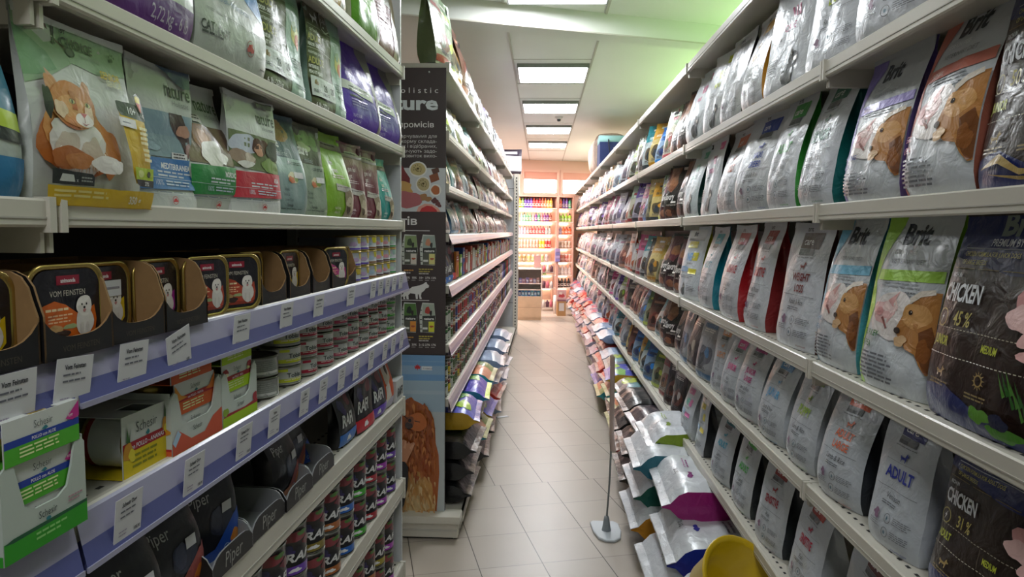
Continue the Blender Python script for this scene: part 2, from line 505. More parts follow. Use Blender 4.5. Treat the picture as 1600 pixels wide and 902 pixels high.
# ------------------------------------------------------------------ ceiling lamps
def lamp(y, label, strength=9., warm='#f7fbff'):
    M = TR(.08, y, CZ)
    o = empty('ceiling_lamp', M, label, 'ceiling lamp', 'square fluorescent lamps along the ceiling')
    w = .30; fr = mat('#8f9190', .4, .6)
    mb = MB()
    for a, b_ in (((-w - .012, w + .012), (-w - .012, -w)), ((-w - .012, w + .012), (w, w + .012)), ((-w - .012, -w), (-w, w)), ((w, w + .012), (-w, w))):
        mb.box(a[0], a[1], b_[0], b_[1], -.035, 0, fr)
    mb.obj('frame', o)
    # four wavy light louvres (bright rows of the tubes)
    G = [[Vector((-w + 2 * w * i / 48, y_, -.022 - .006 * math.cos(i / 48 * 8 * PI))) for y_ in (-w, w)] for i in range(49)]
    MB().grid(G, mat('#ffffff', .5, emit=warm, estr=strength), flip=True).obj('diffuser', o)
    for k in range(4):
        x = -w + w * (k * 2 + 1) / 4
        MB().tube([(x, -w + .02, -.034), (x, w - .02, -.034)], .006, mat('#ffffff', .4, emit=warm, estr=strength * 1.5)).obj('tube', o)
LY = [4.13, 6.42, 8.13, 9.90, 11.6]
for i, (y, s) in enumerate(zip(LY, (11, 12, 12, 12, 11))):
    lamp(y, ['nearest square ceiling lamp, right in front of the beam, cut by the photo edge', 'square ceiling lamp first behind the slanting beam', 'square ceiling lamp second behind the beam',
             'square ceiling lamp beside the small round camera', 'farthest square ceiling lamp, closest to the pink window wall'][i], s)
# dome camera
o = empty('security_camera', TR(.20, 8.9, CZ), 'small round security camera with dark lens on the white ceiling', 'camera')
MB().lathe([(0, -.03), (.035, -.03), (.05, -.012), (.052, 0)], mat('#d8d2d0', .4), 20).obj('base', o)
MB().lathe([(0, -.062), (.012, -.06), (.022, -.05), (.026, -.03)], mat('#1c1f26', .15, coat=.6), 16).obj('lens_ball', o)

# ------------------------------------------------------------------ shelf racks
class Frame:
    """a straight run of shelving: s runs along it away from the photographer, d goes back into it"""
    def __init__(s, D, yaw, side):
        s.D, s.yaw, s.side = D, yaw, side      # side = -1: rack on the left
    def pos(s, a, d, z=0):
        sy, cy = math.sin(s.yaw), math.cos(s.yaw)
        if s.side < 0: return Vector((a * sy - (s.D + d) * cy, a * cy + (s.D + d) * sy, z))
        return Vector((a * sy + (s.D + d) * cy, a * cy - (s.D + d) * sy, z))
    def rot(s, turn=0):
        """rotation about z for something whose front is -y; turn > 0 turns it towards the photographer"""
        return (PI / 2 - s.yaw - math.radians(turn)) if s.side < 0 else (-PI / 2 - s.yaw + math.radians(turn))
    def M(s, a, d, z=0, turn=0, rx=0, ry=0):
        p = s.pos(a, d, z); return TR(p.x, p.y, p.z, s.rot(turn), rx, ry)
FR = Frame(.68, 0, 1)
FL = Frame(.60, math.radians(2.58), -1)
F2 = Frame(.4652, .0046, -1)
steel = mat('#cdc9bd', .42, .0, coat=.15)
steel_in = mat('#b9b6ad', .5)
dark = mat('#1b1a19', .7)
hole = mat('#2c2b2a', .8)
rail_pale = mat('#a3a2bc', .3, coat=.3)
rail_deep = mat('#585e96', .3, coat=.3)  # lower rail face coloured darker to stand in for a reflection
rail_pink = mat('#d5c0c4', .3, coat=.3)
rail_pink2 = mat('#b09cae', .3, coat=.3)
def rack(fr, s0, s1, levels, depth, label, group, base_out=0., base_z=.13, top=None, holes=True, endpanels=(True, True), bottomz=0, backcol='#8d8a84'):
    L = s1 - s0; sm = (s0 + s1) / 2
    o = empty('shelf_rack', fr.M(sm, 0), label, 'shelf rack', group)
    h = L / 2 - .0015
    def rx(a, b_): return (a, b_)
    # back panel
    tz = top or (max(l[0] for l in levels))
    mb = MB().box(-h, h, depth, depth + .012, .02, tz - .02, mat(backcol, .6))
    for k in range(1, 9):
        z = .02 + (tz - .04) * k / 9
        mb.box(-h, h, depth - .0015, depth, z, z + .003, dark)
    mb.obj('back_panel', o)
    for sgn in (-1, 1):
        mb = MB().box(sgn * h - (.03 if sgn > 0 else 0), sgn * h + (.03 if sgn < 0 else 0), depth - .035, depth - .002, 0, tz - .005, steel)
        z = .1
        while z < tz - .05:
            mb.box(sgn * h - sgn * .010 - .003, sgn * h - sgn * .010 + .003, depth - .036, depth - .0345, z, z + .018, dark); z += .05
        mb.obj('upright', o)
    bo = base_out
    mb = MB().box(-h, h, -bo, depth, base_z - .03, base_z, steel)
    mb.box(-h, h, -bo + .012, -bo + .024, .015, base_z - .03, steel)
    mb.box(-h, h, -bo, -bo + .012, base_z - .05, base_z, steel)
    mb.box(-h, h, -bo + .03, depth, 0, .012, dark)
    mb.obj('base', o)
    for lv in levels:
        z, fh, kind = lv[:3]; dp = lv[3] if len(lv) > 3 else depth
        mb = MB().box(-h, h, .012, dp, z - .018, z, steel_in if kind != 'w' else steel)
        if holes:
            q = [[], []]
            nh = int(L / .032)
            vs = []; fs = []
            for r_ in range(3):
                for i in range(nh):
                    x = -h + .03 + (L - .06) * i / (nh - 1) + (.008 if r_ % 2 else 0); y = .03 + r_ * .045
                    n = len(vs)
                    vs += [(x - .006, y - .0035, z + .0004), (x + .006, y - .0035, z + .0004), (x + .006, y + .0035, z + .0004), (x - .006, y + .0035, z + .0004)]
                    fs.append((n, n + 1, n + 2, n + 3))
            mb.add(vs, fs, hole)
        # folded front edge
        top_, bot = z + .003, z + .003 - fh
        prof = [(.014, top_ - .004), (.010, top_), (.003, top_), (0, top_ - .003), (0, bot + .003), (.003, bot), (.014, bot), (.014, bot + .004)]
        mb.add([(-h, y, zz) for y, zz in prof] + [(h, y, zz) for y, zz in prof],
               [tuple(range(8)), tuple(range(8, 16))[::-1]] + [(i, i + 8, (i + 1) % 8 + 8, (i + 1) % 8) for i in range(8)], steel)
        if kind != 'rail':
            mb.box(-h, h, -.0012, 0, bot + fh * .30, bot + fh * .36, steel_in)
        # end brackets
        for sgn in (-1, 1):
            x0 = sgn * (h - .001)
            mb.box(min(x0, x0 - sgn * .006), max(x0, x0 - sgn * .006), .012, dp, z - .06, z - .016, steel)
            mb.box(min(x0, x0 - sgn * .010), max(x0, x0 - sgn * .010), -.005, .015, bot - .006, top_ + .002, steel)
        sh = mb.obj('shelf', o)
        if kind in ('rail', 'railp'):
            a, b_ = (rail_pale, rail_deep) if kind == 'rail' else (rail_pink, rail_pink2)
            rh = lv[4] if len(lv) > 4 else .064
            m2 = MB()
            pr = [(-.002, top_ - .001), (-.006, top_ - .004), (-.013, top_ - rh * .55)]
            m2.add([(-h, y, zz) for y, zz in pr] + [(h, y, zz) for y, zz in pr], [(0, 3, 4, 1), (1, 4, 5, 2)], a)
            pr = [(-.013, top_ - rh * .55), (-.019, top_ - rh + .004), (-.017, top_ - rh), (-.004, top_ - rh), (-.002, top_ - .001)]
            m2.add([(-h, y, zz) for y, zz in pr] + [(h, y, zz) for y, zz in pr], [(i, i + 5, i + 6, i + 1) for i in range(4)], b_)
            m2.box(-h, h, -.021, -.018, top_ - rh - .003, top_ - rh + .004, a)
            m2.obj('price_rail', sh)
    return o
ZR = [2.295, 1.915, 1.570, 1.180, .866, .530]
for k in range(9):
    s0 = .10 + 1.65 * k
    rack(FR, s0, min(s0 + 1.65, 14.35), [(z, .040, 'w', .46) for z in ZR], .50,
         'beige metal shelf rack bay on the right side, %s bay from the camera' % ordn(k), 'shelf rack bays right of the aisle', base_out=.12, base_z=.10, top=2.34)
Z2 = [2.285, 1.965, 1.715, 1.475, 1.225, .935, .665]
for k in range(4):
    s0 = 3.32 + 1.65 * k
    rack(F2, s0, s0 + 1.65, [(Z2[0], .035, 'w', .42), (Z2[1], .035, 'w', .42), (Z2[2], .035, 'w', .42), (Z2[3], .03, 'railp', .42, .045), (Z2[4], .03, 'railp', .42, .05), (Z2[5], .03, 'railp', .42, .052), (Z2[6], .03, 'railp', .42, .06)], .45,
         'beige shelf rack bay behind the brown banner, %s bay beyond it' % ordn(k), 'shelf rack bays behind the banner', base_out=.08, base_z=.105, top=2.33, holes=False)
ZL = dict(z=2.063, a=1.786, b=1.528, c=1.346, d=1.148, e=.892, f=.587, g=.27)
lv_near = [(ZL['z'], .038, 'w', .40), (ZL['a'], .030, 'w', .40), (ZL['b'], .033, 'w', .40), (ZL['c'], .03, 'rail', .40, .064), (ZL['d'], .03, 'rail', .40, .070), (ZL['e'], .062, 'w', .40), (ZL['f'], .066, 'w', .40), (ZL['g'], .06, 'w', .40)]
rack(FL, .7605, 2.430, lv_near, .42, 'near left shelf rack with purple price rails, the bay ending at the banner', 'near left shelf rack bays', top=2.5, base_z=.10, backcol='#4b4946')
rack(FL, -.91, .7575, lv_near, .42, 'near left shelf rack bay cut by the left photo edge', 'near left shelf rack bays', top=2.5, base_z=.10, backcol='#4b4946')
# white end panel of the near left rack
E_ = MB(); E_.box(-.006, .006, .012, .44, .0, 2.5, mat('#c9cdd0', .4, coat=.2))
tag(E_.obj('end_panel', M=FL.M(2.438, 0)), 'white side panel closing the near left rack next to the banner', 'panel')
# ------------------------------------------------------------------ printed designs of the food bags
K = '#26282c'
def dogmark(u, v, s, c, asp):
    """small standing dog silhouette, s = height in v"""
    k = s * asp
    pts = [(-.55, .35), (-.62, .55), (-.5, .62), (-.3, .5), (.25, .5), (.35, .78), (.55, .98), (.6, .8), (.85, .72), (.8, .6), (.55, .55), (.48, .3), (.42, 0), (.32, 0), (.3, .28), (-.25, .25), (-.35, 0), (-.45, 0), (-.4, .3)]
    return P([(u + x * k, v + y * s) for x, y in pts], c)
def care(acc, l1, l2='', sub='Lamb & Rice', box=None, tail=True, l3=''):
    a = 1.35
    d = [T('brit', .36, .925, .058, K, bold=.02, sx=1.1), P([(.30, .912), (.78, .912), (.755, .785), (.33, .79)], box or acc), T('care', .37, .818, .082, '#f4f4f4', bold=.01, sx=1.1),
         R(.33, .735, .66, .785, '#6f7377'), R(.33, .735, .5, .76, '#4b4f52'), LINES(.3, .715, .72, 1, .014, '#7d8186', 3),
         dogmark(.52, .62, .07, acc, a), R(.22, .607, .84, .610, '#8a8d92')]
    n = max(len(l1), len(l2), 4)
    sx = min(1.0, 6.2 / n)
    d += [T(l1, .52, .535 if l2 else .49, .085 if l2 else .115, acc, 'c', sx * (.92 if l2 else .80), bold=.03), ]
    if l2: d += [T(l2, .52, .445, .085, acc, 'c', min(1, 6.2 / max(len(l2), 4)) * .9, bold=.025)]
    d += [R(.15, .415, .88, .418, '#55585e'), T(sub, .5, .345, .062, '#33363b', 'c', .85 * min(1, 12 / max(8, len(sub))), .25), LINES(.32, .315, .66, 2, .016, '#666a70', 5),
          BLOB(.3, .215, .045, .03, '#8a6a86', 5, k=.5), LINES(.2, .165, .42, 3, .014, '#8a8d92', 6),
          RING(.52, .22, .06, .034, '#44474c', .12), RING(.52, .125, .06, .034, '#44474c', .12), LINES(.62, .24, .9, 4, .013, '#7b7e84', 7), LINES(.62, .145, .9, 4, .013, '#7b7e84', 8),
          E(.52, .22, .012, .016, '#5b7a8a'), E(.52, .125, .02, .012, '#5b7a8a'), T('brit-petfood.com', .88, .035, .020, acc, 'r', 1.05, bold=.01)]
    return d
def small_dog(u, v, s, c, asp, seed=0):
    k = s * asp
    return [E(u, v + .25 * s, .28 * k, .3 * s, c), E(u + .18 * k, v + .68 * s, .2 * k, .2 * s, c), P([(u - .2 * k, v), (u - .05 * k, v), (u - .05 * k, v + .3 * s), (u - .25 * k, v + .3 * s)], c), P([(u + .1 * k, v), (u + .24 * k, v), (u + .24 * k, v + .4 * s), (u + .05 * k, v + .4 * s)], c),
            E(u + .3 * k, v + .64 * s, .09 * k, .07 * s, '#d8d0c8'), E(u + .12 * k, v + .86 * s, .05 * k, .12 * s, '#3b3532')]
def breed(acc, name, c2, sub='Adult'):
    d = [P([(.60, .93), (.9, .93), (.88, .83), (.62, .84)], acc), T('care', .63, .86, .05, '#fff', sx=1.), P([(.42, .77), (.46, .77), (.56, .66), (.52, .66)], acc), P([(.5, .77), (.54, .77), (.62, .66), (.58, .66)], acc), P([(.58, .77), (.62, .77), (.68, .66), (.64, .66)], acc),
         T(name, .5, .555, .085, acc, 'c', 5.2 / max(5, len(name)), bold=.02), T(sub, .3, .485, .045, '#555a60', sh=.25), LINES(.3, .46, .7, 2, .016, '#8a8d92', 2), R(.1, .53, .9, .533, c2)]
    d += small_dog(.60, .07, .30, '#51555a', 1.35) + [LINES(.12, .34, .36, 8, .022, '#8d9095', 12)]
    return d
def promo(c1, c2, sub='Adult'):
    return [R(.1, .80, .85, .97, '#e9ecef'), T('Brit', .28, .86, .095, '#2d3340', sx=1.0, bold=.03), R(.2, .70, .62, .79, c2), T('care', .3, .72, .055, '#fff'), T('NEW', .5, .53, .14, c1, 'c', .95, bold=.04), R(.56, .53, .78, .64, c2),
            T('SWEET AND BRIT', .5, .475, .036, '#3d4148', 'c'), R(.12, .37, .46, .44, '#9cc3e6'), T('BUDDY', .15, .385, .045, '#f4f7fa', bold=.02), R(.52, .35, .84, .42, c2), LINES(.15, .31, .8, 2, .02, '#777b80', 4)] + small_dog(.36, .05, .18, '#6a6d70', 1.35) + [LINES(.55, .2, .88, 5, .02, '#8a8d92', 9)]
def vet(acc, l1, l2, ltxt, band='RENAL'):
    d = [P([(.0, 1), (.30, 1), (.24, .86), (.10, .72), (.05, .58), (.12, .44), (.06, .3), (.02, .14), (.12, .02), (.12, 0), (0, 0)], acc),
         T('Brit', .30, .80, .155, '#27313f', sx=.98, bold=.035), T('GRAIN FREE', .25, .745, .034, '#eef1f4', sx=1.05, bold=.02), T('VETERINARY DIET', .25, .695, .034, '#7c8087', sx=1.05),
         P([(.10, .655), (.98, .668), (.98, .61), (.08, .595)], acc), T(band, .16, .61, .034, '#f1d9d2', sx=1.2), LINES(.2, .585, .75, 2, .018, '#9ea3aa', 3), LINES(.52, .54, .72, 2, .016, '#6a6e74', 4)]
    # pale kitten beside a brown puppy
    d += [BLOB(.46, .41, .30, .14, '#e6dfdc', 3, k=.12), BLOB(.33, .425, .15, .07, '#e4b8b6', 8, k=.25), BLOB(.42, .46, .10, .04, '#eccfcb', 18, k=.3), P([(.36, .49), (.50, .545), (.44, .46)], '#d9a3a0'), E(.27, .425, .05, .024, '#d99a9a'), P([(.33, .40), (.43, .345), (.41, .335), (.31, .39)], '#8d4f4a'),
          ]
    n0 = len(d)
    d += [P([(.46, .35), (.54, .44), (.68, .53), (.92, .57), (1, .57), (1, .16), (.94, .155), (.86, .2), (.80, .25), (.66, .265), (.56, .30), (.48, .34)], '#b57b3f'), BLOB(.72, .44, .18, .07, '#cf9a5c', 4, k=.15), P([(.80, .36), (.93, .40), (1, .34), (1, .17), (.93, .16), (.86, .22)], '#74431f'),
          BLOB(.88, .27, .07, .06, '#8e5527', 9), P([(.60, .53), (.72, .57), (.90, .585), (.92, .56), (.74, .54), (.62, .50)], '#e9dfd2'), E(.64, .455, .026, .013, '#2b1a10'), E(.648, .459, .006, .003, '#e8dcd0'), E(.50, .352, .045, .017, '#33231b'), BLOB(.57, .30, .09, .03, '#d7b184', 2)]
    for q in range(n0, len(d)): d[q] = ('p', [(min(1.0, u_ * .86 + .155), v_ - .01) for u_, v_ in d[q][1]], d[q][2])
    d += [BLOB(.43, .47, .14, .05, '#e9e2df', 21, k=.2)] * 0
    d += [T(l1, .10, .285, .047, ltxt, sx=.85, bold=.01), T(l2, .10, .225, .047, ltxt, sx=.85, bold=.01), LINES(.12, .185, .66, 7, .0215, '#70747b', 6, .5)]
    return d
def nature(pct, navy='#1c2a66', size='JUNIOR', leaf=True, logo=True):
    d = [P([(0, 1), (1, 1), (1, .70), (.55, .69), (.25, .73), (0, .76)], navy), P([(0, .14), (.25, .17), (.6, .08), (1, .05), (1, 0), (0, 0)], navy)]
    if logo: d += [T('Brit', .5, .865, .145, '#8b9a92', 'c', 1.15, bold=.04)]
    d += [T('PREMIUM BY NATURE', .52, .815, .046, '#dfe4ea', 'c', .82, bold=.02, sh=.05), R(.08, .800, .95, .804, '#cfd4dc'), T('CHICKEN FORMULA FOR %s DOGS' % size, .10, .765, .031, '#c9c36a', sx=.70, bold=.01), T('OF LARGE BREEDS', .10, .727, .031, '#c9c36a', sx=.75, bold=.01),
          LINES(.04, .705, .98, 1, .009, '#7b6a3c', 3), T('RICH IN', .05, .665, .030, '#d7dbe0', sx=.8, bold=.02),
          T('CHICKEN', .03, .555, .115, '#dfe3e8', sx=.60, bold=.03), T(pct, .20, .445, .095, '#b9ad5c', sx=.72, bold=.01),
          RING(.075, .47, .055, .045, '#a59a50', .14), P([(.06, .44), (.085, .475), (.075, .478), (.09, .5), (.06, .47), (.07, .468)], '#d8dde2')]
    for v in (.425, .30): d.append(('g', [R(.03 + i * .03, v, .048 + i * .03, v + .004, '#a9a48f') for i in range(32)]))
    d += [T(size, .05, .345, .062, '#b8c23a', sx=.62, bold=.03), R(.48, .31, .484, .42, '#6a6152'), T('MEDIUM', .52, .355, .048, '#b8c23a', sx=.62, bold=.02)]
    # icons
    d += [('g', [P([(.56 + .030 * math.cos(a), .235 + .030 * math.sin(a) * 1.), (.56 + .052 * math.cos(a + .12), .235 + .044 * math.sin(a + .12)), (.56 + .030 * math.cos(a + .26), .235 + .030 * math.sin(a + .26))], '#a58c55') for a in [i * PI / 6 for i in range(12)]]), RING(.56, .235, .034, .027, '#a58c55', .25), dogmark(.2, .2, .055, '#a58c55', 1.3),
          LINES(.1, .175, .32, 2, .016, '#8d7b4f', 4), LINES(.46, .165, .68, 2, .016, '#8d7b4f', 5)]
    if leaf:
        # raw chicken meat and rosemary
        d += [BLOB(.86, .58, .17, .105, '#e0a5a4', 2, k=.3), BLOB(.92, .63, .10, .05, '#ecc3c0', 5), BLOB(.76, .52, .10, .055, '#efc7c4', 11, k=.3), BLOB(.93, .46, .12, .08, '#dd9c9c', 6, k=.3), BLOB(.84, .44, .06, .04, '#eebfbc', 3), BLOB(.84, .57, .035, .02, '#c96a68', 7), BLOB(.93, .52, .05, .015, '#c46462', 9), BLOB(.90, .38, .09, .04, '#e9b5b2', 13, k=.3)]
        for i in range(13):
            x = .70 + .022 * i; y = .30 - .012 * i + .02 * (i % 3)
            d.append(P([(x, y), (x + .06, y - .10), (x + .075, y - .09)], '#2f5f24' if i % 2 else '#4a7d2e'))
        d += [BLOB(.62, .10, .07, .035, '#5c9a2c', 4, k=.4), BLOB(.80, .06, .10, .03, '#4a8a28', 8, k=.4), BLOB(.76, .10, .06, .03, '#1d2340', 9)]
    else:
        d += [P([(.1, .09), (.3, .15), (.5, .08), (.75, .06), (.5, .055), (.3, .11)], '#b59a5a'), P([(.2, .07), (.5, .05), (.85, .03), (.5, .035)], '#a98e50')]
    return d
def savory(meat='#7a4a2e', low='#3a2018'):
    return [P([(0, 1), (.5, 1), (.42, .8), (.5, .62), (.3, .5), (0, .55)], meat), BLOB(.30, .70, .2, .1, '#93603c', 3), BLOB(.62, .74, .16, .1, '#35302c', 8), P([(0, .22), (.3, .26), (.62, .16), (1, .2), (1, 0), (0, 0)], low), BLOB(.3, .12, .2, .06, '#8a5a44', 5),
            T('Savory', .06, .36, .17, '#e4e2df', sx=.62, bold=.02), R(.4, .30, .62, .33, '#d7d2ca'), LINES(.2, .27, .8, 2, .02, '#9a948c', 4), R(.55, .9, .8, .95, '#cfcac2')]
def generic(seed, top, mid, low, acc):
    rn = random.Random(seed)
    d = [P([(0, .62), (.5, .66 + rn.uniform(-.05, .05)), (1, .60), (1, 1), (0, 1)], top), BLOB(.5, .34, .34, .17, mid, seed), BLOB(.4, .30, .15, .09, low, seed + 3), BLOB(.62, .40, .12, .07, acc, seed + 5),
         R(.15, .74, .85, .80, acc), LINES(.2, .71, .8, 2, .028, '#f2f0ea' if rn.random() < .5 else '#3a3a3c', seed, .55), R(.0, .03, 1, .11, low if rn.random() < .5 else acc), LINES(.2, .18, .8, 2, .03, '#5a5a5e', seed + 2), R(.3, .86, .7, .9, '#e8e6e0' if rn.random() < .5 else '#45454a')]
    return d
# name -> (description, parts builder) ; every mesh is made once and shared
BAGS = {}
def defbag(key, desc, w, h, t, front, gusset, back, design, style=SILV, far=False, **k):
    nx, nz = (6, 10) if far else (12, 20)
    BAGS[key] = (desc, bag_parts(w, h, t, front, gusset, back, design, style, seed=len(BAGS) * 7 + 3, nx=nx, nz=nz, split=not far, **k), t)
WS = '#cdd1d9'
near = [
 ('b0', 'white foil dog food bag with teal print and black gusset', .25, .325, .10, WS, '#20242a', WS, care('#2b7f86', 'ADULT', 'LARGE')),
 ('b1', 'white foil bag with magenta-pink print', .23, .325, .10, WS, '#a51d6a', WS, care('#b0246e', 'JUNIOR', '', 'Lamb & Rice')),
 ('b2', 'white foil bag with lime green gusset', .27, .325, .11, WS, '#9db524', WS, care('#a3b51e', 'LIGHT', '', 'Rabbit & Rice')),
 ('b3', 'white foil care bag with magenta strokes and flower mark', .29, .325, .10, WS, '#b3195f', WS, breed('#a11f63', 'CARE', '#b8bcc4')),
 ('b4', 'white foil bag with golden puppy lettering', .26, .325, .10, WS, '#c99a2e', WS, care('#d9a92a', 'PUPPY', '', 'Lamb & Rice', '#c99a2e')),
 ('b5', 'plain shiny white foil bag with small grey circles', .25, .33, .10, WS, '#2a2c30', WS, care('#8c9098', 'MINI', '', 'Venison')),
 ('b6', 'white bag with acid yellow spots and grey terrier picture', .24, .335, .11, '#d9dde4', '#1f2326', WS, breed('#c8d62a', 'MINI', '#c6dbe6')),
 ('b7', 'white bag with pink letters and dark terrier picture', .30, .335, .11, '#d5dde4', '#2a2c30', WS, breed('#d8588e', 'SPANIEL', '#c6dbe6')),
 ('c1', 'dark brown chicken dog food bag with navy top and large golden 50 %', .26, .36, .12, '#2a1f1b', '#1a2560', '#1a2560', nature('50 %', size='JUNIOR', leaf=False, logo=False)),
 ('c2', 'white veterinary bag with salmon swoosh, kitten and puppy and rust gusset', .225, .365, .15, '#cfd4da', '#a5604c', WS, vet('#cf7260', 'EGG', '& PEA', '#b3242a', 'RENAL')),
 ('c3', 'white veterinary bag with lavender swoosh', .24, .33, .12, '#c3c8ce', '#7e6fb8', WS, vet('#8a7bc8', 'HERRING', '& PEA', '#2b3f9a', 'WEIGHT')),
 ('c4', 'shiny white senior food bag with dark green letters and wide teal gusset', .225, .35, .16, WS, '#17706a', '#17706a', care('#1f6f58', 'SENIOR', '', 'Lamb & Rice')),
 ('c5', 'white foil bag with bright green adult lettering', .22, .34, .10, WS, '#3a9a3c', WS, care('#39a044', 'ADULT', '', 'Lamb & Rice')),
 ('c6', 'white foil bag with royal blue breed letters', .30, .335, .10, WS, '#1f2f86', WS, care('#2746a8', 'MAXI', 'BREED', 'Lamb & Rice')),
 ('c7', 'sparkling white foil bag with orange gusset', .29, .325, .11, WS, '#d0561f', WS, care('#d4602a', 'ADULT', '', 'Lamb & Rice')),
 ('c8', 'white yorkshire food bag with hot pink letters and terrier picture', .29, .33, .10, '#d3dae2', '#1d2b2b', WS, breed('#d8459a', 'YORKSHIRE', '#c0c6ce')),
 ('c9', 'white bag with mint green letters and dark green gusset', .29, .325, .10, '#d0dbe0', '#16413c', WS, breed('#4fae92', 'SCHNAUZER', '#c6e0dc')),
 ('d1', 'dark brown chicken bag with navy top, pink raw meat and golden 45 %', .31, .37, .12, '#2b1c17', '#1a2560', '#1a2560', nature('45 %', size='JUNIOR')),
 ('d2', 'white turkey and pea veterinary bag with lime green swoosh', .235, .375, .12, '#ccd2d8', '#9ccf3c', WS, vet('#a6d94a', 'TURKEY', '& PEA', '#2c7a34', '')),
 ('d3', 'white lamb and pea veterinary bag with sky blue swoosh', .215, .37, .12, '#ccd2d8', '#56a9cf', WS, vet('#6fbbdc', 'LAMB', '& PEA', '#4a93bd', '')),
 ('d4', 'white weight loss food bag with dark red letters and brown brand box', .265, .352, .11, WS, '#5a3128', WS, care('#7a1f22', 'WEIGHT', 'LOSS', 'Rabbit & Rice', '#4c3430')),
 ('d5', 'white sensitive food bag with red brand box and wide red gusset', .225, .36, .15, WS, '#8d2a2c', '#8d2a2c', care('#b5242c', 'SENSITIVE', '', 'Fish & Potato', '#a8332c')),
 ('d6', 'white endurance food bag with red letters', .26, .35, .10, WS, '#b5242c', WS, care('#b5243c', 'ENDURANCE', '', 'Duck & Rice')),
 ('d7', 'white adult food bag with turquoise italic letters and turquoise gusset', .25, .345, .12, WS, '#1494ad', WS, care('#1f9fb4', 'ADULT', '', 'Salmon & Potato')),
 ('d8', 'white promotional bag with yellow and blue blocks reading new', .30, .35, .11, '#d3dae2', '#c5b820', WS, promo('#7fb2e2', '#e2d83a')),
 ('e1', 'brown chicken bag with navy top, pink raw meat and golden 31 %', .27, .30, .12, '#2b211b', '#1a2560', '#1a2560', nature('31 %', size='ADULT')),
 ('e2', 'silver bag with navy blue brand box and blue lettering', .175, .29, .11, '#bfc5cc', '#c3c9cf', WS, care('#2638a0', 'ADULT', '', 'Venison', '#232a6e')),
 ('e3', 'silver bag with orange brand box', .185, .285, .12, '#bfc5cc', '#2c3036', WS, care('#e0714a', 'ADULT', 'LARGE', 'Lamb & Rice', '#dc5c26')),
 ('e4', 'silver puppy bag with olive green brand box', .185, .29, .12, '#bfc5cc', '#c3c9cf', WS, care('#93b83a', 'PUPPY', '', 'Lamb & Rice', '#6f8f1e')),
 ('e5', 'silver junior bag with light blue lettering and narrow blue box', .20, .275, .12, '#bfc5cc', '#c3c9cf', WS, care('#5ba8d8', 'JUNIOR', '', 'Lamb & Rice', '#3f86b8')),
 ('e6', 'silver junior bag with magenta brand box', .21, .29, .11, '#bfc5cc', '#c3c9cf', WS, care('#b41e74', 'JUNIOR', 'LARGE', 'Lamb & Rice', '#a51b73')),
 ('e7', 'small silver bag with pink lettering', .17, .26, .10, '#bfc5cc', '#c3c9cf', WS, care('#d43a86', 'JUNIOR', '', 'Rice')),
 ('e8', 'silver bag with peach coloured label', .17, .285, .10, '#bfc5cc', '#2c3036', WS, care('#e0a070', 'LIGHT', '', 'Rice')),
 ('f1', 'silver light food bag with brown brand box and dark red letters', .25, .285, .12, '#b9bfc6', '#303438', WS, care('#8a2326', 'LIGHT', '', 'Rabbit', '#5c2a26')),
 ('f2', 'silver sensitive bag with bright red brand box', .20, .275, .12, '#bfc5cc', '#c3c9cf', WS, care('#b32440', 'SENSITIVE', '', 'Fish', '#a93422')),
 ('f3', 'silver sensitive bag with brick red brand box and flower mark', .19, .28, .11, '#bfc5cc', '#303438', WS, care('#9c2030', 'SENSITIVE', '', 'Fish', '#8d2622')),
 ('f4', 'silver adult bag with bright green brand box', .20, .285, .11, '#bfc5cc', '#303438', WS, care('#3fb43e', 'ADULT', '', 'Lamb', '#2fae2c')),
 ('f5', 'silver adult bag with teal brand box and turquoise letters', .20, .28, .11, '#bfc5cc', '#303438', WS, care('#2aa3c0', 'ADULT', '', 'Salmon', '#17707a')),
 ('f6', 'white promotional bag with pale yellow blocks', .17, .275, .09, '#c9cfd6', '#303438', WS, promo('#c9d0d8', '#dccf5a')),
 ('f7', 'white promotional bag with mint and pink blocks', .20, .28, .09, '#ccd3da', '#c3c9cf', WS, promo('#7fcfc0', '#d87ab0')),
 ('sv', 'black savory food bag with brown meat picture', .20, .31, .10, '#1c1a19', '#0f0f10', '#0f0f10', savory()),
 ('sw', 'black savory food bag with plum and red picture', .20, .31, .10, '#1f1518', '#131012', '#131012', savory('#5c2430', '#431c24')),
]
for a in near:
    defbag(*a[:9], style=FOIL if a[0] in ('sv', 'sw', 'c1', 'd1', 'e1') else SILV, seal=.07)
def mb_key(k): return BAGS[k]
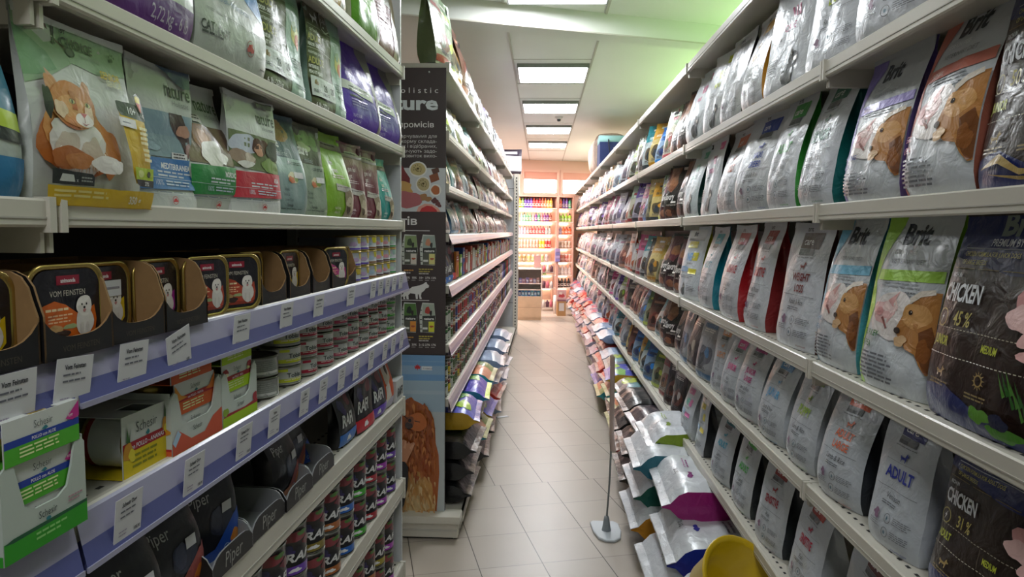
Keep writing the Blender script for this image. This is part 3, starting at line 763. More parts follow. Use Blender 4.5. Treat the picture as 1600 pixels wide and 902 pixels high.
farspec = [
 ('g_red', 'red and cream food bag', '#c9c3b4', '#a8222a', '#b88a5a', '#5d4030', '#8c1f2a'), ('g_teal', 'teal and white food bag', '#c6d4d4', '#2a9aa6', '#7c6a52', '#3c4a50', '#1d7c8c'),
 ('g_gold', 'golden yellow food bag', '#d8c27a', '#d8a32a', '#7a6a4a', '#3b4a5a', '#c28a1c'), ('g_green', 'green food bag with picture', '#9fb08a', '#5c8a4a', '#8a7a4a', '#3f5230', '#bcd04a'),
 ('g_blue', 'bright blue food bag', '#8fb0cf', '#2668b8', '#6f7a86', '#1c3c80', '#2f86d8'), ('g_purple', 'purple and white food bag', '#c3bccf', '#6a3fae', '#5a4a52', '#4a4a55', '#8a62c8'),
 ('g_orange', 'white food bag with orange lower half', '#d8d2cf', '#d9dadd', '#d8764a', '#d2603a', '#c94f2a'), ('g_white', 'white food bag with grey and pink print', '#d5d3d8', '#dcdce2', '#a98f96', '#8a8494', '#c08aa0'),
 ('g_lilac', 'pale lilac food bag', '#cfcad8', '#e0dde8', '#8a7f9e', '#6c6488', '#b8a8d0'), ('g_silver', 'silver grey food bag', '#b9bcc2', '#c6cad0', '#8a8f98', '#6a7078', '#5c86b0'),
 ('g_lime', 'lime green and white food bag', '#cfd6c0', '#a8c83a', '#7a6a4a', '#46582c', '#7fae2a'), ('g_brown', 'brown and red meat print food bag', '#7a5446', '#6a4036', '#a4584a', '#4a2c26', '#c08a70'),
 ('g_dark', 'dark grey food bag with pale photo', '#4a4648', '#38363a', '#8a7a6a', '#2b292c', '#b0a898'), ('g_olive', 'olive food bag with gold top', '#8a8660', '#c2a23a', '#6a6a42', '#464a30', '#d0b84a'),
 ('g_pink', 'pink and white food bag', '#dcc8d0', '#d84a8a', '#a86a5a', '#c03a4a', '#e070a8'), ('g_cream', 'cream food bag with green and red print', '#d5d2b8', '#a9bfa0', '#b0704a', '#7a8a5a', '#b8323a'),
 ('g_black', 'black food bag with red picture', '#201d1e', '#2a2426', '#8a4a3a', '#3a201c', '#c8c2ba'), ('g_aqua', 'aqua and grey food bag', '#aec6cc', '#7ab8c4', '#6a7f8a', '#3f5a66', '#4aa0b4')]
def dk(h, f=.80): return '#' + ''.join('%02x' % int(int(h[i:i + 2], 16) * f) for i in (1, 3, 5))
for i, (k, desc, base, top, midc, low, acc) in enumerate(farspec):
    base, top, midc, low, acc = dk(base, .84), dk(top, .86), dk(midc, .72), dk(low, .72), dk(acc, .92)
    bk = base if i % 3 else acc
    defbag(k, desc, .20, .30, .10, base, low if i % 2 else acc, bk, generic(i * 3 + 1, top, midc, low, acc), style=FOIL, far=True, wr=.006)
    defbag(k + '2', desc, .18, .25, .09, base, acc if i % 2 else low, bk, generic(i * 3 + 2, top, midc, low, acc), style=FOIL, far=True, wr=.006, lean=.10)
SHN = {0: 'top shelf', 1: 'second shelf from the top', 2: 'third shelf', 3: 'fourth shelf', 4: 'fifth shelf', 5: 'lowest shelf'}
FARBAGS = MB()      # the distant bags beyond the three hundred largest
def put_bag(fr, key, s, z, turn, label, group, d=None, scale=1., rx=0.):
    desc, parts, t = BAGS[key]
    M = fr.M(s, d if d is not None else t * .5 + .016, z + .001, turn, rx)
    if scale != 1.: M = M @ Matrix.Scale(scale, 4)
    if s > (9.6 if fr is FR else 7.6):
        me = parts[0]; FARBAGS.slot(me.materials[0]); n0 = len(FARBAGS.v); sl = [FARBAGS.slot(m) for m in me.materials]
        FARBAGS.v += [tuple(M @ v.co) for v in me.vertices]
        for p in me.polygons:
            FARBAGS.f.append([n0 + i for i in p.vertices]); FARBAGS.m.append(sl[p.material_index]); FARBAGS.sm.append(p.use_smooth)
        return None
    return place(parts, 'food_bag', M, label, 'pet food bag', group)
rb = {
 1: [(.62, 'b0'), (.93, 'b5'), (1.22, 'b1'), (1.50, 'b0'), (1.805, 'b2'), (2.125, 'b3'), (2.43, 'b4'), (2.71, 'b5'), (2.98, 'b6'), (3.29, 'b7')],
 2: [(.58, 'c5'), (1.055, 'c1'), (1.305, 'c2'), (1.555, 'c3'), (1.875, 'c4'), (2.105, 'c5'), (2.375, 'c6'), (2.70, 'c7'), (3.02, 'c8'), (3.35, 'c9')],
 3: [(.70, 'd2'), (1.135, 'd1'), (1.425, 'd2'), (1.69, 'd3'), (1.965, 'd4'), (2.35, 'd5'), (2.63, 'd6'), (3.01, 'd7'), (3.37, 'd8')],
 4: [(.78, 'e3'), (1.11, 'e1'), (1.385, 'e2'), (1.635, 'e3'), (1.875, 'e4'), (2.12, 'e5'), (2.36, 'e6'), (2.57, 'e7'), (2.76, 'e8'), (2.99, 'g_silver'), (3.2, 'g_dark'), (3.40, 'g_silver')],
 5: [(.80, 'f3'), (1.10, 'f4'), (1.50, 'f1'), (1.83, 'f2'), (2.11, 'f3'), (2.40, 'f4'), (2.68, 'f5'), (3.03, 'f6'), (3.28, 'f7')]}
farseq = {
 1: 'sv sv g_cream g_blue g_gold g_teal g_red g_dark g_green g_lime g_orange g_silver g_white g_aqua g_gold'.split(),
 2: 'sv sv sw g_green g_gold g_olive g_blue g_pink g_purple g_cream g_orange g_orange g_white g_silver g_lilac g_white'.split(),
 3: 'sw sw sv g_olive g_gold g_dark g_teal g_pink g_red g_orange g_orange g_orange g_brown g_white g_silver g_white g_lilac'.split(),
 4: 'sv sv sv g_teal g_brown g_green g_blue g_red g_brown g_brown g_dark g_pink g_lime g_purple g_silver g_white'.split(),
 5: 'g_black g_black g_red g_green g_blue g_teal g_gold g_blue g_brown g_gold g_silver g_silver g_orange g_teal g_silver'.split()}
farpool = {1: 'g_white g_orange g_lilac g_silver g_gold g_white g_cream'.split(), 2: 'g_white g_lilac g_silver g_purple g_white g_pink g_cream'.split(), 3: 'g_white g_white g_red g_silver g_lilac g_orange'.split(),
           4: 'g_white g_lilac g_pink g_silver g_dark g_brown g_white'.split(), 5: 'g_silver g_white g_lilac g_pink g_dark g_aqua g_orange'.split()}
rn = random.Random(5)
def blab(desc, n, sh):
    tail = '%s bag on right shelf %s' % (ordn(n), ('', 'two', 'three', 'four', 'five', 'six')[sh])
    words = desc.split()
    while len(words) > 9 : words = words[:-1]
    while words[-1] in ('and', 'with', 'on', 'large', 'wide', 'bright', 'dark', 'reading', 'top,', 'pink', 'brown', 'small', 'raw', 'grey', 'royal'): words = words[:-1]
    return ' '.join(words).rstrip(',') + ', ' + tail
for sh, lst in rb.items():
    n = 0
    z = ZR[sh]
    for s, k in lst:
        put_bag(FR, k, s, z, rn.uniform(-2, 9) if k not in ('c4', 'd5', 'c2', 'd7', 'c7', 'c1') else 0, blab(BAGS[k][0], n, sh),
                'food bags on the right rack'); n += 1
    s = 3.63; i = 0
    while s < 14.2:
        k = farseq[sh][i] if i < len(farseq[sh]) else rn.choice(farpool[sh])
        if i >= 3 and k.startswith('g_') and (rn.random() < .4 or sh >= 4): k += '2'
        pitch = .212 if s < 8 else .235
        sc = rn.uniform(.93, 1.03)
        if k.startswith('s') and sh in (4, 5): sc = .90
        if k == 'g_black': sc = .95
        put_bag(FR, k, s, z, rn.uniform(5, 32), blab(BAGS[k][0], n, sh),
                'food bags on the right rack', scale=sc, rx=math.radians(rn.uniform(-5, 1)), d=.075 + rn.uniform(0, .02)); n += 1
        s += pitch * sc + rn.uniform(-.012, .02); i += 1
# ------------------------------------------------------------------ near left rack: bags and pouches
OL, SG = '#4c4a35', '#7fa08e'
def cat_design():
    d = [P([(0, .98), (1, .98), (1, .80), (.7, .76), (.45, .78), (.2, .66), (0, .60)], '#8fae8c'), P([(0, .9), (.25, .8), (.3, .72), (.12, .66), (0, .64)], '#6f9a72')]
    d += [P([(.24, 1), (.29, .93), (.36, .885), (.42, .855), (.415, .845), (.35, .875), (.275, .925), (.225, 1)], '#5d3f3f'), E(.45, .84, .035, .022, '#5f6a5f'), RING(.45, .84, .04, .026, '#2f3a33', .2),
          T('1', .29, .865, .13, '#16181a', sx=1.0, bold=.03), T('ST', .385, .935, .035, '#16181a', sx=1.1, bold=.05), T('CHOICE', .375, .865, .070, '#16181a', sx=1.0, bold=.03), T('NUTRITION', .53, .83, .030, '#98a598', sx=1.15)]
    d += [E(.86, .878, .014, .012, '#3f5a3a')] + [E(.835 + .016 * i, .902 + .006 * (1 if i in (1, 2) else -1), .006, .008, '#3f5a3a') for i in range(4)]
    d += [T('SENIOR', .70, .745, .062, '#c9b23c', sx=.85, bold=.03, sh=.0), T('SENIOR', .745, .705, .05, '#d7d9b8', sx=.85, bold=.02)]
    # long haired ginger cat
    d += [BLOB(.35, .33, .33, .20, '#b0662e', 3, k=.10), BLOB(.62, .30, .10, .16, '#c27a3c', 7, k=.2), BLOB(.34, .38, .27, .22, '#c98a4c', 12, k=.12), P([(.15, .70), (.17, .60), (.25, .62), (.22, .66)], '#c99a7a'), P([(.13, .56), (.14, .67), (.22, .63), (.28, .58)], '#b56f38'), P([(.40, .58), (.47, .68), (.515, .66), (.51, .54)], '#b98a78'), P([(.42, .58), (.475, .655), (.495, .64), (.49, .56)], '#c9a598'),
          BLOB(.33, .30, .25, .16, '#d9d5cf', 2, k=.15), BLOB(.33, .37, .20, .10, '#e9e6e2', 8, k=.2), BLOB(.22, .28, .10, .10, '#cdbfae', 15, k=.3), BLOB(.44, .27, .10, .10, '#c9b9a6', 18, k=.3),
          BLOB(.16, .62, .045, .05, '#c08450', 4), BLOB(.47, .62, .05, .05, '#c9926a', 5), BLOB(.325, .52, .215, .125, '#b8713a', 15, k=.06),
          BLOB(.325, .535, .19, .115, '#c07a3e', 5, k=.08), BLOB(.325, .49, .16, .085, '#d09556', 9, k=.08), P([(.30, .60), (.35, .60), (.345, .50), (.305, .50)], '#b06a30'), BLOB(.20, .49, .05, .05, '#e0c5a4', 4), BLOB(.45, .49, .05, .05, '#e0c5a4', 6)]
    for i in range(26):
        a = -2.7 + i * .09; x = .33 + .20 * math.cos(a * 1.0); y = .40 + .16 * math.sin(a)
        d.append(P([(x, y - .04), (x + .012, y - .04), (x + .05 * math.cos(a), y - .09)], ('#f2efeb', '#cfa984', '#b9824e')[i % 3]))
    d += [E(.262, .53, .024, .013, '#d8dc9a'), E(.395, .527, .024, .013, '#d8dc9a'), E(.264, .53, .007, .011, '#23301a'), E(.393, .527, .007, .011, '#23301a'), RING(.262, .53, .028, .016, '#7a4520', .18), RING(.395, .527, .028, .016, '#7a4520', .18),
          BLOB(.335, .44, .075, .038, '#efe9e4', 3, k=.1), P([(.305, .475), (.365, .475), (.335, .452)], '#cf6f78'), P([(.333, .455), (.337, .455), (.337, .425), (.333, .425)], '#a05560'), P([(.30, .425), (.335, .41), (.37, .425), (.335, .418)], '#a9616a'),
          BLOB(.17, .235, .13, .055, '#a9622e', 22, k=.2), BLOB(.25, .225, .12, .04, '#b97438', 2, k=.2), BLOB(.50, .22, .15, .045, '#e9e5e0', 5, k=.15), BLOB(.60, .215, .06, .03, '#f1eeea', 6), BLOB(.05, .50, .03, .09, '#1e211f', 4)]
    d += [P([(.70, .575), (.97, .575), (.97, .14), (.80, .14), (.76, .20), (.72, .44)], '#d7b224'), P([(.69, .60), (.71, .605), (.98, .60), (.98, .51), (.72, .52), (.695, .55)], '#33373a'), T('10+', .79, .535, .062, '#eceff0', sx=.8, bold=.02), T('ANS', .915, .535, .028, '#eceff0'),
          P([(.885, .655), (.93, .68), (.965, .66), (.975, .60), (.94, .54), (.925, .55), (.89, .61)], '#3a3f3c'), P([(.90, .65), (.93, .665), (.96, .65), (.955, .615), (.90, .62)], '#e2cf3a'), P([(.90, .615), (.957, .615), (.94, .56), (.925, .565)], '#c9502a'),
          R(.685, .455, .845, .505, '#e7e4ec'), R(.70, .462, .83, .497, '#f4f2f6'), LINES(.71, .475, .82, 1, .014, '#8a86a0', 2), LINES(.87, .455, .97, 4, .028, '#efe7b0', 8, .6), LINES(.88, .33, .97, 3, .028, '#efe7b0', 9, .6),
          P([(.76, .235), (.985, .235), (.985, .165), (.775, .165)], '#b9d23a'), E(.83, .20, .035, .022, '#d7e28a'), E(.92, .20, .022, .018, '#3a3f2a'), P([(.775, .165), (.985, .165), (.985, .125), (.82, .125), (.785, .14)], '#2f3336'), T('27%', .87, .133, .030, '#eef0f0', 'l', .9, bold=.02)]
    d += [P([(.03, .175), (.33, .165), (.35, .15), (.35, .105), (.03, .105)], '#2b302e'), P([(.07, .12), (.085, .155), (.165, .155), (.18, .12)], '#c9cdc8'), T('x', .19, .12, .03, '#c9cdc8'), LINES(.23, .14, .33, 2, .016, '#9aa09a', 3), R(0, 0, .985, .098, '#dbb62a'), LINES(.04, .07, .60, 2, .022, '#e9d98a', 6, .5), T('350 g', .70, .03, .055, '#ece6cf', sx=.95, bold=.04), R(0, 0, 1, .006, '#b58f1c')]
    return d
def holistic(band, word, photo, wordc='#2e3338', wd='nature', strip=None):
    d = [T(wd, .97, .79, .155, wordc, 'r', .80, bold=.012), T('Holistic', .93, .735, .055, '#8b8f92', 'r', 1.15, bold=-.005)]
    d += photo
    d += [P([(.02, .34), (1, .36), (1, .14), (.02, .12)], band), T(word, .93, .275, .058, '#eef0f2', 'r', .82, bold=.03), LINES(.35, .245, .93, 2, .026, '#cfd6de', 4), R(.02, .205, .98, .208, '#cfd8e0'), T('100%', .28, .155, .055, '#c6d2e4', sx=.8), LINES(.45, .18, .93, 2, .022, '#bcc8d8', 5),
          LINES(.05, .105, .95, 1, .016, '#77808c', 6), R(.05, .09, .95, .092, '#9aa0a6'), RING(.55, .055, .05, .028, '#b94040', .15), BLOB(.55, .055, .028, .016, '#c02a2a', 3, k=.5)]
    if strip: d.append(strip)
    return d
ph1 = [P([(.03, .66), (1, .68), (1, .37), (.03, .35)], '#7f9aa8'), P([(.03, .5), (1, .52), (1, .37), (.03, .35)], '#8aa4ac'), P([(.58, .675), (.80, .68), (.86, .6), (.94, .5), (.97, .40), (.84, .38), (.78, .48), (.66, .55), (.6, .6)], '#3a2220'), BLOB(.82, .56, .10, .05, '#b98a74', 3), BLOB(.9, .43, .07, .05, '#8a5f5a', 6), BLOB(.3, .42, .12, .03, '#93aeb8', 9), R(.62, .34, .86, .40, '#e8e8ea'), LINES(.65, .385, .82, 2, .022, '#555', 3)]
ph2 = [P([(.03, .66), (1, .67), (1, .37), (.03, .36)], '#75604f'), ('g', [R(.04 + .24 * (i % 4), .62 - .05 * (i // 4), .25 + .24 * (i % 4), .622 - .05 * (i // 4), '#5f4c3f') for i in range(16)]), P([(.22, .66), (.5, .67), (.62, .6), (.5, .46), (.3, .45), (.2, .52)], '#8a5a2c'), BLOB(.42, .56, .10, .08, '#c99a76', 4), BLOB(.50, .44, .26, .10, '#dcdad4', 6), BLOB(.7, .42, .12, .05, '#e7e5e0', 8), R(.12, .68, .5, .74, '#e6e4e2'), LINES(.16, .725, .46, 2, .022, '#555', 3)]
ph3 = [P([(.02, .68), (.98, .67), (.98, .36), (.02, .38)], '#6c7a52'), BLOB(.30, .58, .26, .09, '#c6cede', 3), BLOB(.25, .46, .24, .07, '#a08a78', 7), BLOB(.62, .58, .16, .08, '#5a3a28', 4), BLOB(.58, .55, .08, .05, '#d8a88a', 5), BLOB(.38, .47, .12, .04, '#d2c4b2', 9), BLOB(.8, .42, .18, .07, '#7d9a4c', 11), BLOB(.86, .56, .12, .1, '#35402a', 13), BLOB(.30, .41, .18, .03, '#e4e2de', 15)]
ph4 = [P([(.0, .93), (.9, .96), (.9, .52), (0, .52)], '#3f5563'), BLOB(.48, .82, .22, .12, '#b98a58', 3), ('g', [R(.32 + .03 * i, .72, .33 + .03 * i, .92, '#a0744a') for i in range(11)])]
ph5 = [P([(.0, .93), (.9, .96), (.9, .52), (0, .52)], '#4a4c3c'), BLOB(.42, .84, .26, .09, '#7d9a5c', 3), BLOB(.7, .80, .14, .08, '#6a8a4c', 5), BLOB(.35, .74, .2, .05, '#b8c49a', 9)]
def formula(ph, bg_, txt):
    return ph + [P([(0, .56), (1, .56), (1, 0), (0, 0)], bg_), T('nature', .05, .655, .155, '#f0f2f0', sx=.74, bold=.03), T('Holistic', .28, .575, .075, '#aab6ba', sx=.95, sh=.35), LINES(.5, .52, .9, 2, .018, '#4a5a56', 3), BLOB(.58, .37, .16, .05, '#d2c8a4', 5), BLOB(.52, .345, .09, .035, '#c96a3a', 7), BLOB(.66, .36, .08, .03, '#7f9a4a', 9), R(.62, .37, .86, .43, '#e7e5ea'),
                 T(txt[0], .30, .235, .042, '#3b4a48', sx=.8), T(txt[1], .26, .185, .042, '#3b4a48', sx=.8), T(txt[2], .30, .135, .042, '#3b4a48', sx=.8), T('Formula', .36, .085, .042, '#27302f', sx=.85, bold=.02), LINES(.2, .06, .8, 1, .015, '#4a5a56', 3)]
def n28(cut=.62):
    d = [P([(cut, 1), (1, 1), (1, 0), (cut - .10, 0), (cut, .3)], SG), BLOB(.82, .56, .08, .10, '#c9c46a', 4), BLOB(.85, .50, .05, .06, '#d0603a', 6), BLOB(.8, .62, .05, .05, '#5f8a4a', 8), LINES(.70, .80, .95, 2, .02, '#5f7f70', 3), T('Formula', .70, .20, .042, '#2a3a34', sx=.85, bold=.02), LINES(.68, .33, .95, 4, .022, '#4f6a5e', 5), LINES(.66, .12, .95, 2, .022, '#4f6a5e', 7),
         dogmark(.22, .80, .13, '#d8dcd8', 1.1), P([(.40, .80), (.41, .95), (.58, .95), (.58, .80), (.49, .765)], '#d8dcd8'), P([(.412, .805), (.422, .94), (.568, .94), (.568, .805), (.49, .78)], OL), T('1-10', .425, .86, .06, '#e8eae8', sx=.8, bold=.01), R(.0, .765, .60, .769, '#b9bcae'),
         T('cat food', .04, .71, .05, '#d8dcd8', sx=.85), T('ADULT', .0, .625, .085, '#a8a45a', sx=.88, bold=.02), T('INDOOR - SKIN & COAT', .0, .575, .042, '#e8eae8', sx=.62, bold=.02), R(.0, .555, .60, .559, '#b9bcae'), T('nourriture pour chat', .0, .505, .046, '#d8dcd8', sx=.68), T('ADULTE', .0, .42, .085, '#a8a45a', sx=.84, bold=.02), T('INTERIEUR', .0, .375, .042, '#e8eae8', sx=.68, bold=.02), T('PEAU ET PELAGE', .0, .325, .042, '#e8eae8', sx=.68, bold=.02),
         P([(.02, .305), (.56, .30), (.52, .12), (.0, .125)], '#c9cfce'), BLOB(.1, .25, .035, .03, '#7d6340', 3), T('28', .24, .19, .085, '#17191a', sx=.85, bold=.02), T('20', .42, .19, .085, '#17191a', sx=.85, bold=.01), R(.19, .14, .193, .29, '#6f7476'), R(.385, .14, .388, .29, '#6f7476'), LINES(.2, .165, .36, 2, .016, '#5f6466', 3), LINES(.03, .175, .16, 2, .016, '#5f6466', 3),
         T('6 lb - 2,72 kg', .03, .03, .055, '#e8eae8', sx=.78, bold=.02)]
    return d
def purple(c, dark_, w1='hairball', w2='& coat'):
    return [P([(.66, 1), (1, 1), (1, 0), (.80, 0), (.86, .3), (.78, .6)], '#8f8c88'), BLOB(.9, .25, .08, .2, '#6f6658', 5), T(w1, .12, .60, .075, '#c9b6e6', sx=.8), T(w2, .12, .52, .075, '#c9b6e6', sx=.8), P([(0, .50), (.72, .44), (.72, .345), (0, .405)], '#d9dcd6'), LINES(.1, .43, .62, 2, .03, '#3a3c40', 3), R(.1, .335, .45, .35, '#1e1f24'), LINES(.12, .30, .62, 3, .03, '#8a74c0', 5), T('NATURAL', .12, .12, .05, '#d4c8ea', sx=.85), T('HEALTH', .12, .06, .05, '#d4c8ea', sx=.85)]
def gofree(c, l1, l2):
    return [R(0, .80, 1, .88, '#9a8f86'), LINES(.2, .85, .8, 1, .03, '#4a4240', 3), T(l1, .28, .62, .085, '#e8d8da', sx=.85, bold=.01), T(l2, .30, .53, .085, '#e8d8da', sx=.85, bold=.01), LINES(.25, .49, .8, 2, .025, '#d8c0c4', 6), P([(.3, .40), (.9, .37), (.88, .3), (.28, .32)], '#b9b4ae'), LINES(.32, .36, .8, 1, .02, '#3a3432', 4), P([(.62, .30), (.8, .34), (1, .28), (1, 0), (.55, 0), (.66, .14)], '#9a8a72'), BLOB(.8, .16, .12, .09, '#c9bda4', 5), BLOB(.74, .1, .06, .05, '#5a4a3a', 7), T('NATURAL', .2, .10, .04, '#e8d8da'), T('HEALTH', .2, .055, .04, '#e8d8da')]
LP = Style(.36, .25, 30, 0, .12)
def defl(key, desc, w, h, t, front, gus, design, **k): defbag(key, desc, w, h, t, front, gus, k.pop('back', front), design, style=LP, seal=.07, ex=7, **k)
defl('L1', 'white ginger cat picture pouch with yellow senior panel', .200, .222, .028, '#c9cfca', '#c2c8c4', cat_design(), lean=.0, wr=.0025)
defl('L0', 'blue and white pouch with yellow-red drop emblem', .16, .222, .05, '#b9c4bd', '#c2c8c4', [P([(0, .75), (1, .72), (1, .52), (0, .55)], '#2a3230'), P([(0, .62), (1, .66), (1, .38), (0, .30)], '#1f6f8c'), P([(.55, .95), (.8, .98), (.92, .9), (.9, .76), (.84, .72), (.6, .84)], '#d8c23a'), P([(.6, .88), (.92, .86), (.9, .72)], '#c0442a'), P([(.6, .45), (1, .42), (1, .33), (.62, .36)], '#b9d23a'), P([(.62, .36), (1, .33), (1, .27), (.7, .29)], '#23292a'), P([(0, .0), (1, .0), (1, .20), (0, .22)], '#2a78a8'), R(.3, .56, .9, .61, '#c9cdd2')], lean=.03)
defl('L2', 'white pouch with sea photo and blue mediterranean band', .165, .222, .04, '#c8cecb', '#c2c8c4', holistic('#3f78b8', 'MEDITERRANEAN', ph1, strip=P([(.4, .99), (.95, 1), (.95, .88), (.85, .87), (.6, .93)], '#40566e')), lean=.05)
defl('L3', 'white pouch with brick wall photo and green nordic band', .155, .222, .04, '#c8cecb', '#c2c8c4', holistic('#2c8a45', 'NORDIC', ph2, '#3f5a3c'), lean=.05)
defl('L4', 'white pouch with person and dog photo and red asia band', .190, .225, .04, '#cfd3d2', '#c8ccca', holistic('#c01f38', 'ASIA', ph3, strip=P([(.55, .97), (.92, .985), (.9, .93), (.6, .92)], '#2a2018')), lean=.05)
defl('L5', 'slate blue cat food pouch with salmon formula text', .175, .222, .045, '#4c6470', '#c2c8c4', formula(ph4, '#8ba3a3', ('Atlantic', 'Salmon &', 'Brown Rice')), lean=.05)
defl('L6', 'olive grey cat food pouch with turkey formula text', .165, .222, .045, '#5a5c48', '#c2c8c4', formula(ph5, '#8f9f8c', ('Turkey', '& Brown', 'Rice')), lean=.05)
defl('L7', 'lime green grain free pouch', .17, .222, .045, '#86b52c', '#9ccf3c', gofree('', 'free', 'green'), lean=.05)
defl('L8', 'maroon pouch with small kitten picture', .17, .215, .045, '#6e2738', '#5a202e', gofree('', 'gum heal', 'gut'), lean=.05)
defl('L9', 'teal green pouch', .14, .205, .045, '#2a9a98', '#1f7f80', gofree('', 'fish', 'cat'), lean=.05)
defl('A1', 'large white bag with purple base reading 2,72 kg - 6 lb', .285, .27, .06, '#b7bdb6', '#8f958f', [R(0, 0, 1, .20, '#5c1d7c'), T('2,72 kg - 6 lb', .93, .06, .105, '#b9b0c4', 'r', .68, bold=.01), R(.1, .3, .9, .303, '#8a8f8a'), BLOB(.4, .7, .3, .2, '#9fb09a', 4)], back='#b7bdb6')
defl('A2', 'large pearl bag with blue corner reading cat chat', .265, .27, .06, '#b3bab3', '#9aa19b', [P([(.20, 1), (1, 1), (1, .40), (.75, .48), (.5, .60), (.2, .75)], '#2f7cb8'), T('100%', .62, .58, .10, '#a9c8e0', sx=.75, bold=.01), T('HIGH FISH PROTEIN - PROTEINE DE POISSON', .12, .38, .045, '#4a7498', sx=.66), T('CAT | CHAT', .04, .15, .085, '#3a403c', sx=.72, bold=.01), R(.1, .29, .97, .294, '#8a908a'), LINES(.05, .13, .3, 1, .03, '#4a504c', 3), RING(.66, .17, .055, .055, '#8a4a48', .12), BLOB(.66, .17, .035, .035, '#b02a28', 3, k=.5), LINES(.85, .07, .95, 1, .02, '#5a605c', 3)], back='#b3bab3', lean=.02)
defl('A3', 'olive and sage cat food bag with 28 and 20 squares', .235, .27, .08, OL, '#8aa89a', n28(), back=SG)
defl('A4', 'violet cat food bag with silver side and white text strip', .25, .27, .11, '#5a2fae', '#a9b4ba', purple('', ''), back='#8f8c88')
defl('Z1', 'amber cat food bag', .16, .30, .10, '#a8781c', '#8a6418', gofree('', '', '')[5:], back='#8a6418')
defl('Z2', 'bright green bag with cream cat side', .25, .30, .10, '#6fae1c', '#a8b090', [P([(.70, 1), (1, 1), (1, 0), (.78, 0), (.72, .3)], '#a9b29a'), BLOB(.88, .2, .1, .12, '#6f6e5a', 4), T('NATURAL', .15, .52, .07, '#a9cf7a'), T('HEALTH', .15, .44, .07, '#a9cf7a'), LINES(.15, .4, .6, 3, .03, '#a9cf7a', 5), P([(0, .3), (.3, .24), (.66, .18), (.72, 0), (0, 0)], '#4f8a18')], back='#a9b29a')
defl('Z3', 'maroon bag with silver side and tabby cat picture', .25, .30, .11, '#7c2c3c', '#a9b4ba', [P([(.1, .80), (.8, .72), (.8, .60), (.1, .68)], '#b9b4b4'), LINES(.15, .71, .7, 2, .03, '#33302f', 4), T('& gut', .2, .86, .09, '#c98a94'), LINES(.12, .56, .75, 7, .04, '#a0606c', 6), P([(.78, .8), (1, .9), (1, 0), (.6, 0), (.72, .2)], '#a89478'), BLOB(.82, .18, .13, .12, '#6a5a44', 6), BLOB(.86, .32, .08, .08, '#b0a080', 8), T('NATURAL', .15, .25, .05, '#d0a0a8'), T('HEALTH', .15, .19, .05, '#d0a0a8')], back='#7c2c3c')
def short(desc, why):
    w = desc.split(); n = 15 - len(why.split())
    w = w[:n]
    while w[-1] in ('and', 'with', 'on', 'large', 'wide', 'bright', 'dark', 'reading', 'pink', 'brown', 'small', 'grey', 'royal', 'white', 'price'): w = w[:-1]
    return ' '.join(w) + ', ' + why
for key, s, sh, tn, why in [('Z1', 1.80, 'z', 2, 'on the highest visible left shelf'), ('Z2', 2.07, 'z', 2, 'on the highest visible left shelf'), ('Z3', 2.315, 'z', 6, 'at the end of the highest visible left shelf'),
                       ('A1', .955, 'a', 0, 'cut by the top of the photo'), ('A2', 1.235, 'a', 0, 'between purple and olive bags'), ('A3', 1.485, 'a', 0, 'beside the blue-cornered bag'), ('A3', 1.765, 'a', 2, 'left of the violet bags'), ('A4', 2.05, 'a', 8, 'left one of two'), ('A4', 2.31, 'a', 8, 'right one, next to the banner'),
                       ('L0', .655, 'b', 0, 'cut by the left photo edge'), ('L1', .845, 'b', 0, 'in the upper left'), ('L2', 1.035, 'b', 2, 'beside the ginger cat pouch'), ('L3', 1.175, 'b', 2, 'between blue and red banded pouches'), ('L4', 1.32, 'b', 4, 'in front'), ('L5', 1.48, 'b', 4, 'right of the red banded pouch'), ('L6', 1.64, 'b', 4, 'left of the lime pouch'),
                       ('L7', 1.80, 'b', 4, 'left of the maroon ones'), ('L8', 1.945, 'b', 6, 'next to the lime pouch'), ('L8', 2.10, 'b', 6, 'next to the teal pouch'), ('L9', 2.26, 'b', 4, 'at the shelf end')]:
    put_bag(FL, key, s, ZL[sh], tn, short(BAGS[key][0], why), 'pet food pouches on the near left rack', d=BAGS[key][2] * .45 + .012 + {'L2': .012, 'L3': .02, 'L4': 0, 'L5': .008, 'L6': .012}.get(key, .004))

